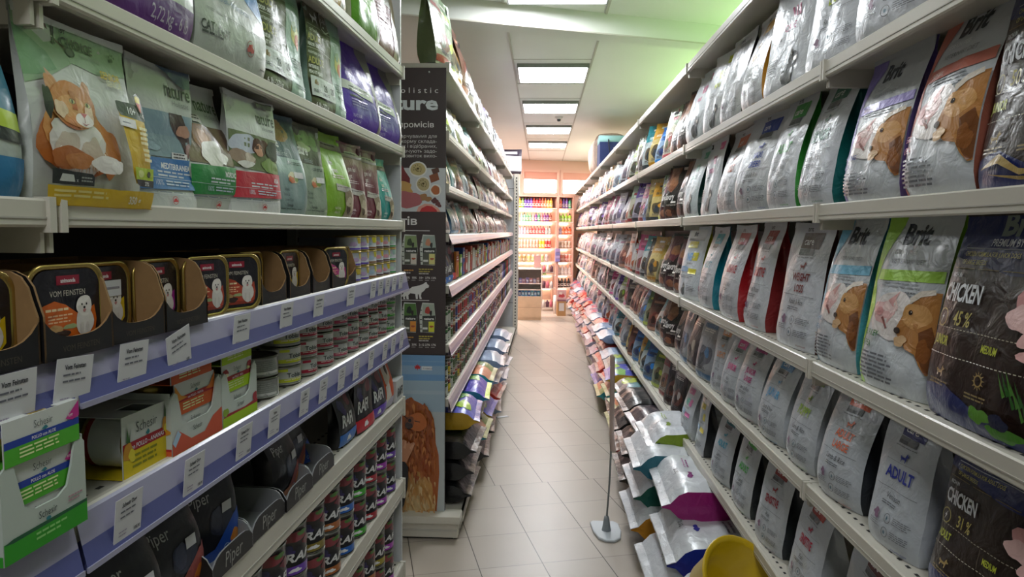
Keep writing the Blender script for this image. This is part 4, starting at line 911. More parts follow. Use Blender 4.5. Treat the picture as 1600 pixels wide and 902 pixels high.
# ------------------------------------------------------------------ pate trays and their cartons
GOLD = mat('#b9a15c', .25, .85); BLK = mat('#121113', .45); BRN = mat('#8f6f48', .8, vary=.06, bscale=60); TAGW = mat('#d5d5da', .5)
def rrect(w, h, r, n=6):
    o = []
    for cx0, cy0, a0 in ((w / 2 - r, h / 2 - r, 0), (-w / 2 + r, h / 2 - r, PI / 2), (-w / 2 + r, -h / 2 + r, PI), (w / 2 - r, -h / 2 + r, 1.5 * PI)):
        for i in range(n + 1):
            a = a0 + PI / 2 * i / n; o.append((cx0 + r * math.cos(a), cy0 + r * math.sin(a)))
    return o
def tray_parts(c1, c2, kind=0):
    w, h = .118, .104
    mb = MB(); rings = []
    for (sc, y) in ((1.0, 0), (1.0, -.002), (.97, -.0035), (.89, -.001), (.86, .002)):
        rings.append([Vector((x * sc, y, z * sc + h / 2)) for x, z in rrect(w, h, .024)])
    for (sc, y) in ((.93, .004), (.80, .034)):
        rings.insert(0, [Vector((x * sc, y, z * sc + h / 2)) for x, z in rrect(w, h, .024)])
    n = len(rings[0])
    mb.grid([[rings[k][i] for k in range(len(rings))] for i in range(n)], GOLD, True, wrap=True)
    mb.add(rings[0], [tuple(range(n))], GOLD)
    lid = MB()
    lr = [Vector((x * .875, -.0015, z * .875 + h / 2)) for x, z in rrect(w, h, .024)]
    lid.add(lr, [tuple(range(n))[::-1]], FOIL('#15141b'))
    def U(pts): return pts
    hump = [(.06, .10), (.02, .40), (.10, .54), (.30, .60), (.46, .54), (.62, .42), (.74, .40), (.90, .50), (.93, .30), (.90, .12), (.75, .08)]
    if kind == 1: hump = [(.12, .20), (.10, .60), (.55, .38), (.62, .30), (.75, .42), (.92, .52), (.92, .2), (.80, .08), (.2, .08)]
    des = [R(.34, .80, .68, .92, '#8f1730'), T('animonda', .51, .83, .075, '#e9e4e6', 'c', .85, bold=.03), T('VOM FEINSTEN', .50, .655, .105, '#cfcabc', 'c', .84, bold=.0), P(hump, c1), P([(.12, .08), (.25, .16), (.6, .12), (.9, .10), (.85, .06), (.2, .06)], c2),
           LINES(.17, .47, .52, 1, .04, '#f0d9b0', 3, .8), LINES(.20, .40, .58, 3, .042, '#f0c49a', 4), BLOB(.30, .20, .13, .085, '#c9a06a', 5), BLOB(.40, .16, .10, .06, '#3a2a24', 8), BLOB(.52, .25, .10, .035, '#9fae7a', 3),
           # white fluffy puppy
           BLOB(.74, .28, .13, .20, '#d9d4d0', 4, k=.12), BLOB(.735, .50, .125, .135, '#e4dfda', 6, k=.08), E(.70, .52, .012, .016, '#1d1a1a'), E(.77, .52, .012, .016, '#1d1a1a'), E(.735, .475, .018, .016, '#1d1a1a'), BLOB(.735, .435, .025, .022, '#c98a8a', 2), P([(.67, .12), (.70, .12), (.71, .28), (.67, .28)], '#cfc9c4'), P([(.77, .10), (.81, .10), (.79, .28), (.76, .28)], '#cfc9c4')]
    G = [[Vector((-w * .44, -.0017, h / 2 - h * .44)), Vector((-w * .44, -.0017, h / 2 + h * .44))], [Vector((w * .44, -.0017, h / 2 - h * .44)), Vector((w * .44, -.0017, h / 2 + h * .44))]]
    print_on(lid, des, G, h / w, FOIL, step=.00006, lift=.0002)
    return [mb.mesh('food_tray'), ('printed_lid', lid.mesh('printed_lid'))]
trays = {'orange': tray_parts('#d2641c', '#b04a12'), 'yellow': tray_parts('#d8b814', '#c0a010', 1), 'magenta': tray_parts('#a01c8c', '#7a1468', 1), 'red': tray_parts('#b2452c', '#8f3420'), 'pink': tray_parts('#c23a8a', '#a02a70')}
def carton_mesh(w, dp, h, lip, outer=BLK, inner=BRN, words=None, wc='#8a7f6a', name='display_carton'):
    mb = MB(); tk = .003
    prof = [(0, .0)]; n = 10
    # front lip with a scooped top edge
    top = [(w * i / n, lip + (h * .46 - lip) * (abs(2 * i / n - 1) ** (5 if h < .1 else 3.2))) for i in range(n + 1)]
    vs = [(x, 0, 0) for x, z in top] + [(x, 0, z) for x, z in top] + [(x, tk, 0) for x, z in top] + [(x, tk, z) for x, z in top]
    m_ = n + 1
    mb.add(vs, [(i, i + 1, i + 1 + m_, i + m_) for i in range(n)], outer)
    mb.add(vs, [(i + 2 * m_ + 1, i + 2 * m_, i + 3 * m_, i + 1 + 3 * m_) for i in range(n)], inner)
    mb.add(vs, [(i + m_, i + 1 + m_, i + 1 + 3 * m_, i + 3 * m_) for i in range(n)], inner)
    side = [(0, 0), (dp, 0), (dp, h)] + [(.018 + .022 * (1 - math.sin(a)), h * .55 + h * .45 * math.cos(a) * 1.0 if False else h * .5 + h * .5 * math.sin(PI / 2 - a * 0) * 1.0) for a in (0,)]
    sd = [(0, 0), (dp, 0), (dp, h), (.045, h), (.030, h * .985), (.018, h * .93), (.010, h * .82), (.006, h * .68), (0, h * .50)]
    for x0, x1, mo, mi in ((0, tk, outer, inner), (w - tk, w, inner, outer)):
        vv = [(x0, y, z) for y, z in sd] + [(x1, y, z) for y, z in sd]; q = len(sd)
        mb.add(vv, [tuple(range(q))[::-1]], mo); mb.add(vv, [tuple(range(q, 2 * q))], mi); mb.add(vv, [(i, (i + 1) % q, (i + 1) % q + q, i + q) for i in range(q)], inner)
    mb.box(0, w, dp - tk, dp, 0, h, inner); mb.box(0, w, tk, dp, 0, .002, inner)
    if words:
        big = words == 'Piper'
        panel(mb, (0, -.0004, 0), (w, 0, 0), (0, 0, lip * 1.0), [T(words, .5, .24 if big else .32, .85 if big else .42, wc, 'c', .8 if big else .9, .1 if big else 0)], PAPER)
    return mb.mesh(name)
cart = carton_mesh(.116, .22, .104, .024, words='VOM FEINSTEN', wc='#4f493e')
cart_w = carton_mesh(.19, .22, .104, .024, words='VOM FEINSTEN', wc='#4f493e')
def carton(s0, mesh, label, dz=0, d=.0, z=None, tn=0, group='display cartons on the tray shelf'):
    # mesh x runs from its left end; on the left rack +x is away from the camera
    return place([mesh], 'display_carton', FL.M(s0, d, (z if z is not None else ZL['c'] + .001), tn), label, 'carton', group)
for s0, d, lab in [(.592, -.016, 'black open display carton at the left photo edge'), (.711, -.018, 'black open carton around the large orange pate tray'), (.830, -.014, 'black open carton around the yellow pate tray with price sticker'), (.948, -.014, 'black open carton around the magenta pate tray'),
                   (1.300, .004, 'black open carton right of the loose red trays'), (1.435, .004, 'black open carton around a small yellow pate tray'), (1.567, .004, 'empty looking black carton with brown inside'), ]:
    carton(s0, cart, lab, d=d)
carton(1.700, cart_w, 'wide black carton holding two pink pate trays', d=.004)
def tray(k, s, d, tn, z, lab, lean=.10):
    return place(trays[k], 'food_tray', FL.M(s, d, z, tn, -lean), lab, 'pet food tray', 'pate trays on the near left shelf')
cz = ZL['c'] + .003
for k, s, d, tn, dz, lab in [('yellow', .648, .012, 0, .0, 'pate tray mostly cut off by the left photo edge'), ('orange', .771, .000, 3, .003, 'large orange pate tray with white puppy, nearest in focus'), ('yellow', .880, .034, 0, .0, 'yellow pate tray with a white price sticker'), ('magenta', .998, .030, 0, .0, 'magenta pate tray in black carton'),
                      ('red', 1.112, .014, 8, 0, 'loose red pate tray leaning beside the carton'), ('red', 1.212, .012, 20, 0, 'loose red pate tray standing free at the shelf edge'), ('red', 1.345, .05, 0, 0, 'red pate tray inside the first far carton'), ('yellow', 1.492, .03, 0, 0, 'small looking yellow pate tray deeper down the shelf'),
                      ('pink', 1.758, .016, 14, 0, 'left pink pate tray in the wide carton'), ('pink', 1.845, .03, 5, 0, 'right pink pate tray in the wide carton')]:
    t_o = tray(k, s, d, tn, cz + dz - .001, lab, lean=.0)
    if 'price sticker' in lab: MB().box(-.012, .036, -.0034, -.0028, .056, .078, TAGW).box(-.008, .032, -.0037, -.0034, .066, .069, PAPER('#8f8a94')).obj('price_sticker', t_o)
# small cans in coloured trays at the end of this shelf
def smallcan(c, top='#c9b23c', bandc='#5a3fae'):
    return can_parts(.037, .044, '#c2c6cf', [R(0, 0, 1, .14, bandc), P([(.35, 1), (.7, 1), (.66, .55), (.4, .5)], top), BLOB(.25, .45, .1, .2, c, 3), LINES(.55, .4, .8, 3, .12, '#8a8d9a', 4)], n=20, lidcol='#b9a15c', ring=False)
sc_ = [smallcan('#b8a0c8'), smallcan('#a9c4d6', '#d8cf3a', '#8a5a2c'), smallcan('#e0a0b0', '#d8c22a', '#4a2a20'), smallcan('#b8d4c4', '#9fc0b8', '#2c9a45')]
i = 0
for c in range(6):
    for r_ in range(3):
        k = [0, 0, 1, 2, 2, 3][c]
        place(sc_[k], 'food_can', FL.M(1.945 + c * .080, .045, ZL['c'] + .001 + r_ * .0445, rn.uniform(-12, 12)), 'small %s can, %s level of %s stack at the tray shelf end' % (('violet rimmed', 'blue and brown', 'pink and brown', 'green rimmed')[k], ('bottom', 'middle', 'top')[r_], ordn(c)), 'food can', 'small cans at the end of the tray shelf')
# ------------------------------------------------------------------ second price rail shelf: sleeve boxes and larger cans
def schesir(c, band, words=None, fruit=()):
    return [R(0, 0, 1, .46, c), R(0, .40, 1, .56, band), T('Schesir', .5, .68, .24, '#2e3b3a', 'c', .82, bold=-.01), P([(.47, .60), (.53, .66), (.56, .60), (.52, .56)], '#2f7f8a'), T(words or 'POLLO', .5, .435, .105, '#e6e2ee', 'c', .9, bold=.02), LINES(.18, .30, .82, 3, .085, '#e6f0b0' if c != '#dcc41a' else '#8a8a1c', 5)] + list(fruit)
def sleeve_parts(w, h, dp, c, band, words=None, fruit=(), can_side=False, back='#b7bcb8', sidec=None):
    """cardboard sleeve open at its left and right ends, holding one can"""
    mb = MB(); cw = PAPER('#c9cdca'); sc = PAPER(c); tk = .0012
    mb.box(0, w, 0, tk, 0, h, PAPER('#cfd3d0')); mb.box(0, w, dp - tk, dp, 0, h, cw); mb.box(0, w, tk, dp - tk, 0, tk, sc)
    mb.box(0, w * .35, tk, dp - tk, h - tk, h, cw); mb.box(w * .72, w, tk, dp - tk, h - tk, h, cw); mb.box(w * .35, w * .72, dp * .35, dp - tk, h - tk, h, cw)
    panel(mb, (0, -.0003, 0), (w, 0, 0), (0, 0, h), schesir(c, band, words, fruit), PAPER)
    out = [mb.mesh('food_box')]
    cn = MB(); r = h * .46; L = dp * .8
    M = Matrix.Translation((w * .5, dp * .12 + r * .0, h * .5)) @ Matrix.Rotation(-PI / 2, 4, 'X')
    if can_side:
        met = mat('#b9a15c', .3, .8); x0 = w * .40
        M = Matrix.Translation((w * .46, .006, h * .5)) @ Matrix.Rotation(-PI / 2, 4, 'X')
        Lc = dp * .62
        cn.lathe([(0, 0), (r, .001), (r, .004), (r * .985, .005)], met, 28, M=M); cn.lathe([(r * .985, .005), (r * .985, Lc - .012)], PAPER('#c9cdca'), 28, M=M)
        cn.lathe([(r * .986, Lc - .012), (r * .986, Lc - .005)], PAPER('#8f2222'), 28, M=M); cn.lathe([(r, Lc - .005), (r, Lc), (0, Lc)], met, 28, M=M)
        na = 10; G = []
        for q in range(na + 1):
            a = PI * 1.25 - PI * .55 * q / na    # left flank, reads downwards
            G.append([M @ Vector((r * .99 * math.cos(a), r * .99 * math.sin(a), Lc - .014 - (Lc - .02) * t_ )) for t_ in (1, 0)])
        print_on(cn, [T('Schesir', .18, .30, .45, '#2e3b3a', sx=.9), E(.62, .2, .05, .1, '#2f7f5a')], G, .45, PAPER, lift=.0003)
    else:
        M = Matrix.Translation((w * .5, dp * .5, .003))
        cn.lathe([(0, 0), (w * .44, 0), (w * .44, h - .008), (w * .40, h - .004), (0, h - .004)], mat('#b9a15c', .3, .8), 20, M=M)
    out.append(('can', cn.mesh('can')))
    return out
fr_pine = [BLOB(.10, .42, .09, .16, '#c9902c', 3), BLOB(.17, .34, .07, .10, '#e2d23a', 5), P([(.06, .58), (.09, .84), (.12, .62), (.15, .78), (.14, .56)], '#3f6a34'), BLOB(.90, .62, .06, .13, '#c9902c', 3), BLOB(.93, .52, .06, .09, '#e2d23a', 7), P([(.88, .74), (.90, .96), (.93, .78), (.96, .92), (.94, .72)], '#3f6a34')]
fr_apple = [BLOB(.10, .72, .09, .12, '#9a2a2c', 3), BLOB(.14, .62, .06, .06, '#e6e2b8', 5), BLOB(.90, .74, .08, .12, '#a8303a', 6), BLOB(.86, .62, .05, .06, '#dfe6a0', 7)]
P([], '')
sl_g = sleeve_parts(.108, .048, .10, '#4fae2c', '#1f3fa0', 'POLLO con ALOE', [P([(.80, .62), (1, .98), (1, .60), (.9, .55)], '#c42a8a'), T('PUPPY', .84, .64, .09, '#fff', sx=.6)])
sl_y = sleeve_parts(.110, .088, .105, '#dcc41a', '#a8202c', 'con POLLO - ANANAS', fr_pine, True)
sl_o = sleeve_parts(.118, .052, .16, '#d4602a', '#b0262a', 'con POLLO - PAPAYA', [P([(0, .95), (.14, .6), (.3, .48), (0, .44)], '#e0952c'), P([(1, .95), (.86, .6), (.74, .5), (1, .44)], '#dd7a2a')])
sl_l = sleeve_parts(.112, .052, .12, '#b4dc1e', '#a82a30', 'con POLLO - MELA', fr_apple)
def box_at(parts, s, d, z, lab, tn=0, grp='sleeved can boxes on the left rack'):
    return place(parts, 'food_box', FL.M(s, d, z, tn), lab, 'food box', grp)
def disp_mesh(w, dp, h, lip, wall, base, des, name='display_tray', left=None):
    mb = MB(); tk = .0025; wm = PAPER(wall)
    # front: low middle, tall posts at both ends
    pts = [(0, 0), (w, 0), (w, h * .92), (w - .008, h), (w - .016, h * .95), (w - .022, lip + .03), (w - .03, lip + .008), (w - .045, lip), (.045, lip), (.03, lip + .008), (.024, lip + .03), (.018, h * .95), (.010, h), (0, h * .92)]
    mb.prism(pts, 0, tk, wm)
    for x in (0, w - tk):
        mb.prism([(0, 0)] * 0 or [(x, 0), (x + tk, 0), (x + tk, h), (x, h)], tk, dp, wm)
    mb.box(0, w, dp - tk, dp, 0, h, wm); mb.box(0, w, tk, dp, 0, .002, wm)
    panel(mb, (0, -.0004, 0), (w, 0, 0), (0, 0, lip), des, PAPER)
    G = None
    panel(mb, (-.0004, dp, 0), (0, -dp, 0), (0, 0, h * .9), left or [R(0, 0, 1, .12, base)], PAPER)
    return mb.mesh(name)
dg = disp_mesh(.122, .16, .105, .045, '#b9c4bc', '#2f9a24', [R(0, 0, 1, .52, '#2f9a24'), P([(0, .5), (.1, .46), (1, .52), (1, .60), (.1, .56)], '#1f5a3a'), T('Schesir', .5, .70, .26, '#2e3b3a', 'c', .8), E(.5, .62, .03, .05, '#2f7f8a'), LINES(.35, .35, .75, 2, .12, '#8fd07a', 4), LINES(.75, .85, .95, 2, .1, '#b08a94', 4)])
do = disp_mesh(.150, .20, .098, .042, '#c2c9c4', '#d4602a', [P([(0, 0), (1, 0), (1, 1), (.80, .8), (.62, .35), (.35, .35), (.1, .9), (0, .5)], '#cf5a3c'), R(0, 0, 1, .28, '#cf5a3c'), T('Schesir', .48, .62, .28, '#2e3b3a', 'c', .8), P([(0, .5), (.1, .9), (.16, .7), (.05, .3)], '#a8c4dc')], left=[R(0, 0, 1, .10, '#cf5a2c'), R(0, .10, 1, .14, '#b0262a'), T('Schesir', .18, .50, .16, '#3a4543'), BLOB(.88, .45, .1, .1, '#d8952c', 3)])
dl = disp_mesh(.132, .16, .096, .040, '#c6cfc9', '#b4dc1e', [R(0, 0, 1, .42, '#a8cf22'), P([(0, .42), (1, .42), (1, .62), (.62, .5), (.1, .55)], '#a82a30'), T('Schesir', .5, .66, .28, '#2e3b3a', 'c', .8), BLOB(.08, .65, .07, .2, '#8fae3a', 4), BLOB(.92, .75, .07, .2, '#a8303a', 6)])
zd = ZL['d'] + .0015
place([dg], 'display_tray', FL.M(.634, -.026, zd), 'white and green display tray overhanging the shelf at the lower left', 'display tray', 'display trays of sleeved cans')
box_at(sl_g, .642, -.020, zd + .004, 'green aloe food box, lowest, sunk inside the green display tray')
box_at(sl_g, .642, -.021, zd + .0525, 'green aloe food box, middle one in the green display tray')
box_at(sl_g, .640, -.026, zd + .101, 'green aloe food box on top of the green display tray')
box_at(sl_y, .879, .012, zd, 'white and yellow pineapple food box with its can showing on the left', grp='single boxes')
place([do], 'display_tray', FL.M(.980, .002, zd), 'white and orange display tray, middle of the lower price rail shelf', 'display tray', 'display trays of sleeved cans')
box_at(sl_o, .998, .008, zd + .004, 'orange food box, lowest, sunk inside the orange display tray')
box_at(sl_o, .998, .007, zd + .0565, 'orange food box, middle one in the orange display tray')
box_at(sl_o, .985, .004, zd + .1095, 'orange food box on top of the orange display tray')
place([dl], 'display_tray', FL.M(1.133, .002, zd), 'white and lime display tray left of the grey cans', 'display tray', 'display trays of sleeved cans')
box_at(sl_l, 1.143, .008, zd + .004, 'lime food box, lowest, sunk inside the lime display tray')
box_at(sl_l, 1.143, .007, zd + .0565, 'lime food box, middle one in the lime display tray')
box_at(sl_l, 1.137, .004, zd + .1095, 'lime food box on top of the lime display tray')
def tobias(c, plain=False):
    d = [R(.30, .10, 1, .34, c), R(0, 0, 1, .08, '#8a8d86'), T('Tobias', .62, .42, .42, '#33403e', 'c', sx=1.15, bold=.02), R(.32, .82, .48, 1, c), R(.78, .86, .86, 1, c), R(0, .08, .26, .92, '#a8aca6'), LINES(.02, .8, .24, 5, .13, '#8d918b', 5), LINES(.42, .25, .9, 1, .1, '#f0e8e0', 3)]
    return can_parts(.044, .0435, '#c6c9c4', d, n=28, lidcol='#8f8e86')
tob = {'yellow': tobias('#cfd82a'), 'red': tobias('#a8203a'), 'pink': tobias('#c4506e'), 'green': tobias('#3fae34')}
plain = can_parts(.044, .0435, '#8f948e', [R(.55, 0, 1, 1, '#c6c9c4'), R(.62, .08, 1, .3, '#cfd82a'), R(.62, .8, .8, 1, '#cfd82a'), T('Tobias', .66, .42, .42, '#33403e', sx=.62, bold=.02), LINES(.1, .8, .5, 5, .12, '#a4a8a2', 6), R(.05, .08, .5, .24, '#d2d4d0'), T('170g', .25, .09, .14, '#2a2c2a', sx=1)], n=28, lidcol='#6f6e66')
cols = [(1.375, 'plain', 2), (1.498, 'yellow', 3), (1.60, 'red', 3), (1.715, 'red', 3), (1.83, 'pink', 3), (1.93, 'pink', 3), (2.03, 'pink', 3), (2.13, 'red', 3), (2.235, 'red', 3), (2.345, 'green', 3)]
lev = ['bottom', 'middle', 'top']
for ci, (s, k, n) in enumerate(cols):
    for r_ in range(n):
        parts = plain if k == 'plain' else tob[k]
        jit = rn.uniform(-.003, .003)
        place(parts, 'food_can', FL.M(s + jit, .055 + jit, ZL['d'] + .001 + r_ * .044, rn.uniform(-14, 14) + (4 if k == 'plain' else 36)), '%s can, %s level of front stack %s on lower price rail shelf' % ({'plain': 'grey backed', 'yellow': 'white yellow', 'red': 'white dark red', 'pink': 'white rose', 'green': 'white green'}[k], lev[r_] if n > 2 else ['bottom', 'top'][r_], ['one', 'two', 'three', 'four', 'five', 'six', 'seven', 'eight', 'nine', 'ten'][ci]), 'food can', 'cans on the lower price rail shelf')
for ci, s in enumerate([1.44, 1.54, 1.65, 1.77, 1.88, 1.98, 2.08, 2.19, 2.29]):
    k = ['yellow', 'yellow', 'red', 'red', 'pink', 'pink', 'red', 'red', 'green'][ci]
    for r_ in range(3):
        place([tob[k][0], tob[k][1]], 'food_can', FL.M(s, .155, ZL['d'] + .001 + r_ * .044, rn.uniform(0, 60)), '%s can, %s level of rear stack %s on lower price rail shelf' % ({'yellow': 'white yellow', 'red': 'white dark red', 'pink': 'white rose', 'green': 'white green'}[k], lev[r_], ['one', 'two', 'three', 'four', 'five', 'six', 'seven', 'eight', 'nine'][ci]), 'food can', 'cans on the lower price rail shelf')
# ------------------------------------------------------------------ black bags in cartons, tall cans
def piper(c, low): return [T('Piper', .10, .56, .14, '#b9bab8', 'l', .9, sh=.12), BLOB(.62, .35, .2, .14, '#2b3044', 4), BLOB(.55, .38, .12, .10, '#363c52', 6), P([(.35, .0), (1, .0), (1, .40), (.88, .36), (.70, .25), (.5, .12)], '#9a4a44' if c != 'b' else '#1d4fae'), BLOB(.88, .12, .1, .09, low, 5), BLOB(.80, .07, .06, .05, '#b02a3a', 8), P([(0, 0), (.6, 0), (.8, .12), (.55, .12), (.0, .10)], '#1d4fae' if c == 'b' else low), RING(.3, .055, .05, .03, '#9ab4e0', .3), RING(.7, .09, .05, .03, '#9ab4e0', .3), P([(.66, .50), (.84, .51), (.83, .42), (.65, .41)], '#d0d0d6')]
BP = Style(.42, .2, 30, 0, .2)
defbag('P1', 'black dog food bag with meat picture and white price sticker', .135, .19, .06, '#1b1c20', '#121316', '#121316', piper('a', '#c9742a'), style=BP, ex=7, tp=.5, wr=.002)
defbag('P2', 'black dog food bag with royal blue base and orange pumpkin', .14, .20, .06, '#1e2026', '#121316', '#121316', piper('b', '#d8862a'), style=BP, ex=7, tp=.5, wr=.002)
def rafi(c, can=False):
    return [BLOB(.40, .82, .20, .12, '#8a3a40', 3), BLOB(.70, .66, .15, .10, '#6f2432', 5), BLOB(.25, .60, .12, .10, '#2f2f5c', 7), BLOB(.32, .52, .09, .07, '#3a2f6a', 9), BLOB(.55, .88, .1, .05, '#4f7a34', 2), T('RAFI', .5 if can else .10, .30, .26 if can else .24, '#dfe0e0', 'c' if can else 'l', sx=1.45 if can else .92, sh=.25, bold=.03), R(0, .02, 1, .20, c), BLOB(.42, .11, .08, .05, '#eceef0', 3, k=.5)]
defbag('R1', 'black pouch with blue base and berries', .13, .185, .05, '#191a1e', '#121316', '#121316', rafi('#1f6fc8'), style=BP)
defbag('R2', 'black pouch with red base and raw meat picture', .15, .195, .05, '#191a1e', '#121316', '#121316', rafi('#c01828'), style=BP)
defbag('R3', 'black pouch with purple base', .13, .19, .05, '#191a2a', '#121316', '#121316', rafi('#5a28b8'), style=BP)
defbag('R4', 'orange and white hanging treat pouch', .09, .19, .03, '#d0562a', '#c04a22', '#c04a22', [BLOB(.4, .6, .3, .25, '#c9bdb0', 4), BLOB(.45, .68, .12, .08, '#3a2a24', 6), R(0, .0, 1, .18, '#b8b4c8'), P([(.1, .1), (.6, .2), (.5, .5), (.1, .4)], '#d9d2c8')], style=BP)
ze = ZL['e'] + .003
for k, s, d, tn, lab in [('P1', .90, .05, 10, 'leftmost of the row'), ('P1', 1.03, .06, 10, 'second from the left'), ('P2', 1.165, .065, 14, 'standing in the first printed carton'), ('P1', 1.47, .065, 0, 'alone in the third printed carton'), ('P1', 1.59, .10, 6, 'behind the fourth printed carton')]:
    put_bag(FL, k, s, ze, tn, short(BAGS[k][0], lab), 'black dog food bags', d=d)
put_bag(FL, 'P2', 1.66, ze, 16, 'small black and blue bag slumping back in the last printed carton', 'black dog food bags', d=.085, rx=-.42, scale=.72)
for k, s, d, tn, lab in [('R1', 1.87, .045, 2, 'left of the red based pouch'), ('R2', 2.01, .030, 4, 'with white dog emblem'), ('R3', 2.15, .035, 6, 'between red and orange pouches'), ('R4', 2.275, .028, 4, 'under the lower price rail')]:
    put_bag(FL, k, s, ze, tn, short(BAGS[k][0], lab), 'black pouches', d=d)
SILC = mat('#9a9da0', .45, .2)
pc = carton_mesh(.149, .20, .054, .045, outer=BLK, inner=SILC, words='Piper', wc='#a4a4a0')
for i, s0 in enumerate((1.075, 1.228, 1.381, 1.534)):
    place([pc], 'display_carton', FL.M(s0, -.004 + .003 * (i % 2), ZL['e'] + .0035), '%s black carton lettered in grey on the black bag shelf' % ordn(i).capitalize(), 'carton', 'printed black cartons')
mb = MB().box(0, .10, 0, .15, 0, .075, PAPER('#c4c6c8')); panel(mb, (0, -.0004, 0), (.10, 0, 0), (0, 0, .075), [T('RAFI', .5, .22, .55, '#2a2c2e', 'c', .85, sh=.25, bold=.03)], PAPER)
panel(mb, (-.0004, .15, 0), (0, -.15, 0), (0, 0, .075), [T('RAFI', .5, .22, .55, '#2a2c2e', 'c', .85, sh=.25, bold=.03)], PAPER)
place([mb.mesh('food_box')], 'food_box', FL.M(2.33, .004, ZL['e'] + .0035), 'white box with black slanted letters beside the end panel', 'food box')
rc = {}
for k, c in dict(green='#3fae2c', teal='#1f9a7a', yellow='#a89a2a', purple='#6a38b0', gold='#8a7a2a', orange='#b0662a', blue='#1f68c4', red='#b01c2c', violet='#a02ab0').items():
    rc[k] = can_parts(.05, .118, '#1d1c1f', rafi(c, True), n=26, lidcol='#8a8a86', ring=False)
seqf = ['teal', 'yellow', 'purple', 'gold', 'orange', 'blue', 'green', 'red', 'violet', 'purple']
for ci in range(10):
    s = 1.262 + ci * .116
    for r_ in range(2):
        k = seqf[ci]
        place(rc[k], 'food_can', FL.M(s, .052, ZL['f'] + .0035 + r_ * .1185, rn.uniform(-6, 6) + 30), 'tall black can with %s band, %s of column %s on the upper tall can shelf' % (k, ('bottom', 'top')[r_], ['one', 'two', 'three', 'four', 'five', 'six', 'seven', 'eight', 'nine', 'ten'][ci]), 'food can', 'tall black cans')
for ci in range(8):
    s = 1.50 + ci * .112; k = ['gold', 'red', 'green', 'blue', 'purple', 'orange', 'yellow', 'violet'][ci]
    for r_ in range(2):
        place(rc[k], 'food_can', FL.M(s, .055, ZL['g'] + .0035 + r_ * .1185, rn.uniform(-6, 6) + 30), 'tall black can with %s band, %s of column %s on the lowest left shelf' % (k, ('bottom', 'top')[r_], ['one', 'two', 'three', 'four', 'five', 'six', 'seven', 'eight'][ci]), 'food can', 'tall black cans')
# ------------------------------------------------------------------ price tags in the rails
def tag_mesh(w, h, t1, t2, seed):
    mb = MB(); mb.box(-w / 2, w / 2, -.0012, -.0004, -h, 0, TAGW)
    panel(mb, (-w / 2, -.0014, -h), (w, 0, 0), (0, 0, h), [T(t1, .5, .78, .13 * min(1, .062 / h * 1.4), '#2f3038', 'c', .78, bold=.03)] + [LINES(.18, .66 - .12 * i, .85, 1, .10, '#6a6c78', seed + i, .35) for i in range(2)] + [LINES(.15, .22, .5, 2, .08, '#9a8fa8', seed, .3), T(t2, .82, .10, .11, '#33343c', 'c', .8, bold=.02)], PAPER, lift=.0002)
    return mb.mesh('price_tag')
tm = [tag_mesh(.060, .062, 'Vom Feinsten', '208', 2), tag_mesh(.056, .060, 'Schesir Dog', '108,00', 5), tag_mesh(.050, .056, 'Tobias', '46,5', 8), tag_mesh(.075, .06, 'Schesir Dog', '108,00', 9)]
ct = [(.665, 0, .07, 0, 'partly out of the photo'), (.755, 0, .04, 4, 'large, under the orange pate tray'), (.865, 0, 0, 2, 'under the yellow pate tray'), (.965, 0, 0, -14, 'tilted, under the magenta pate tray'), (1.168, 0, 0, 0, 'under the loose red trays'), (1.362, 0, 0, 0, 'under the first far carton'), (1.543, 0, 0, 0, 'under the small yellow tray'), (1.775, 0, 0, 0, 'under the wide carton'),
      (1.98, 0, 0, 0, 'first of five in a row'), (2.06, 0, 0, 0, 'second of five in a row'), (2.14, 0, 0, 0, 'third of five in a row'), (2.22, 0, 0, 0, 'fourth of five in a row'), (2.31, 0, 0, 0, 'fifth of five in a row')]
for i, (s, m_, dd, roll, lab) in enumerate(ct):
    M = FL.M(s, -.0205, ZL['c'] + .001, 0, .10) @ Matrix.Rotation(math.radians(roll), 4, 'Y')
    place([tm[0] if i < 8 else tm[2]], 'price_tag', M, 'white price tag on the upper rail, ' + lab, 'price tag', 'price tags on the upper purple rail')
dt = [(.70, 3, 'hanging below the green display'), (.84, 1, 'nearest on this rail'), (1.0, 1, 'under the orange display'), (1.165, 1, 'under the lime display'), (1.29, 2, 'under the grey backed cans'), (1.445, 2, 'under the yellow cans'), (1.56, 2, 'below the first dark red cans'), (1.69, 2, 'left of the rose cans'), (1.81, 2, 'under the rose cans'), (1.95, 2, 'beyond the rose cans'), (2.10, 2, 'third from the end panel'), (2.2, 2, 'second from the end panel'), (2.31, 2, 'last before the end panel')]
for i, (s, m_, lab) in enumerate(dt):
    place([tm[m_]], 'price_tag', FL.M(s, -.0225, ZL['d'] - (0 if i else .07), 0, .10), 'white price tag on the lower rail, ' + lab, 'price tag', 'price tags on the lower purple rail')
# ------------------------------------------------------------------ rack behind the banner: bags, pouches, cans
lnames = {0: 'top', 1: 'second', 2: 'third', 3: 'fourth', 4: 'fifth', 5: 'sixth', 6: 'lowest'}
seq2 = {0: 'g_cream g_green g_gold g_brown g_dark g_teal g_red g_brown g_silver g_white g_lilac g_white g_lilac'.split(),
        1: 'g_green g_green g_aqua g_dark g_olive g_dark g_brown g_teal g_brown g_red g_cream g_green g_lime'.split(),
        2: 'g_lime g_gold g_gold g_aqua g_brown g_brown g_silver g_olive g_brown g_red g_aqua g_silver g_red'.split(),
        3: 'g_lime g_brown g_black g_silver g_silver g_brown g_aqua g_black g_red g_red g_white g_silver g_aqua'.split()}
pool2 = {0: 'g_lilac g_white g_silver g_purple g_dark'.split(), 1: 'g_white g_brown g_cream g_aqua g_red g_dark'.split(), 2: 'g_white g_brown g_lilac g_red g_dark g_orange'.split(), 3: 'g_white g_brown g_aqua g_red g_black'.split()}
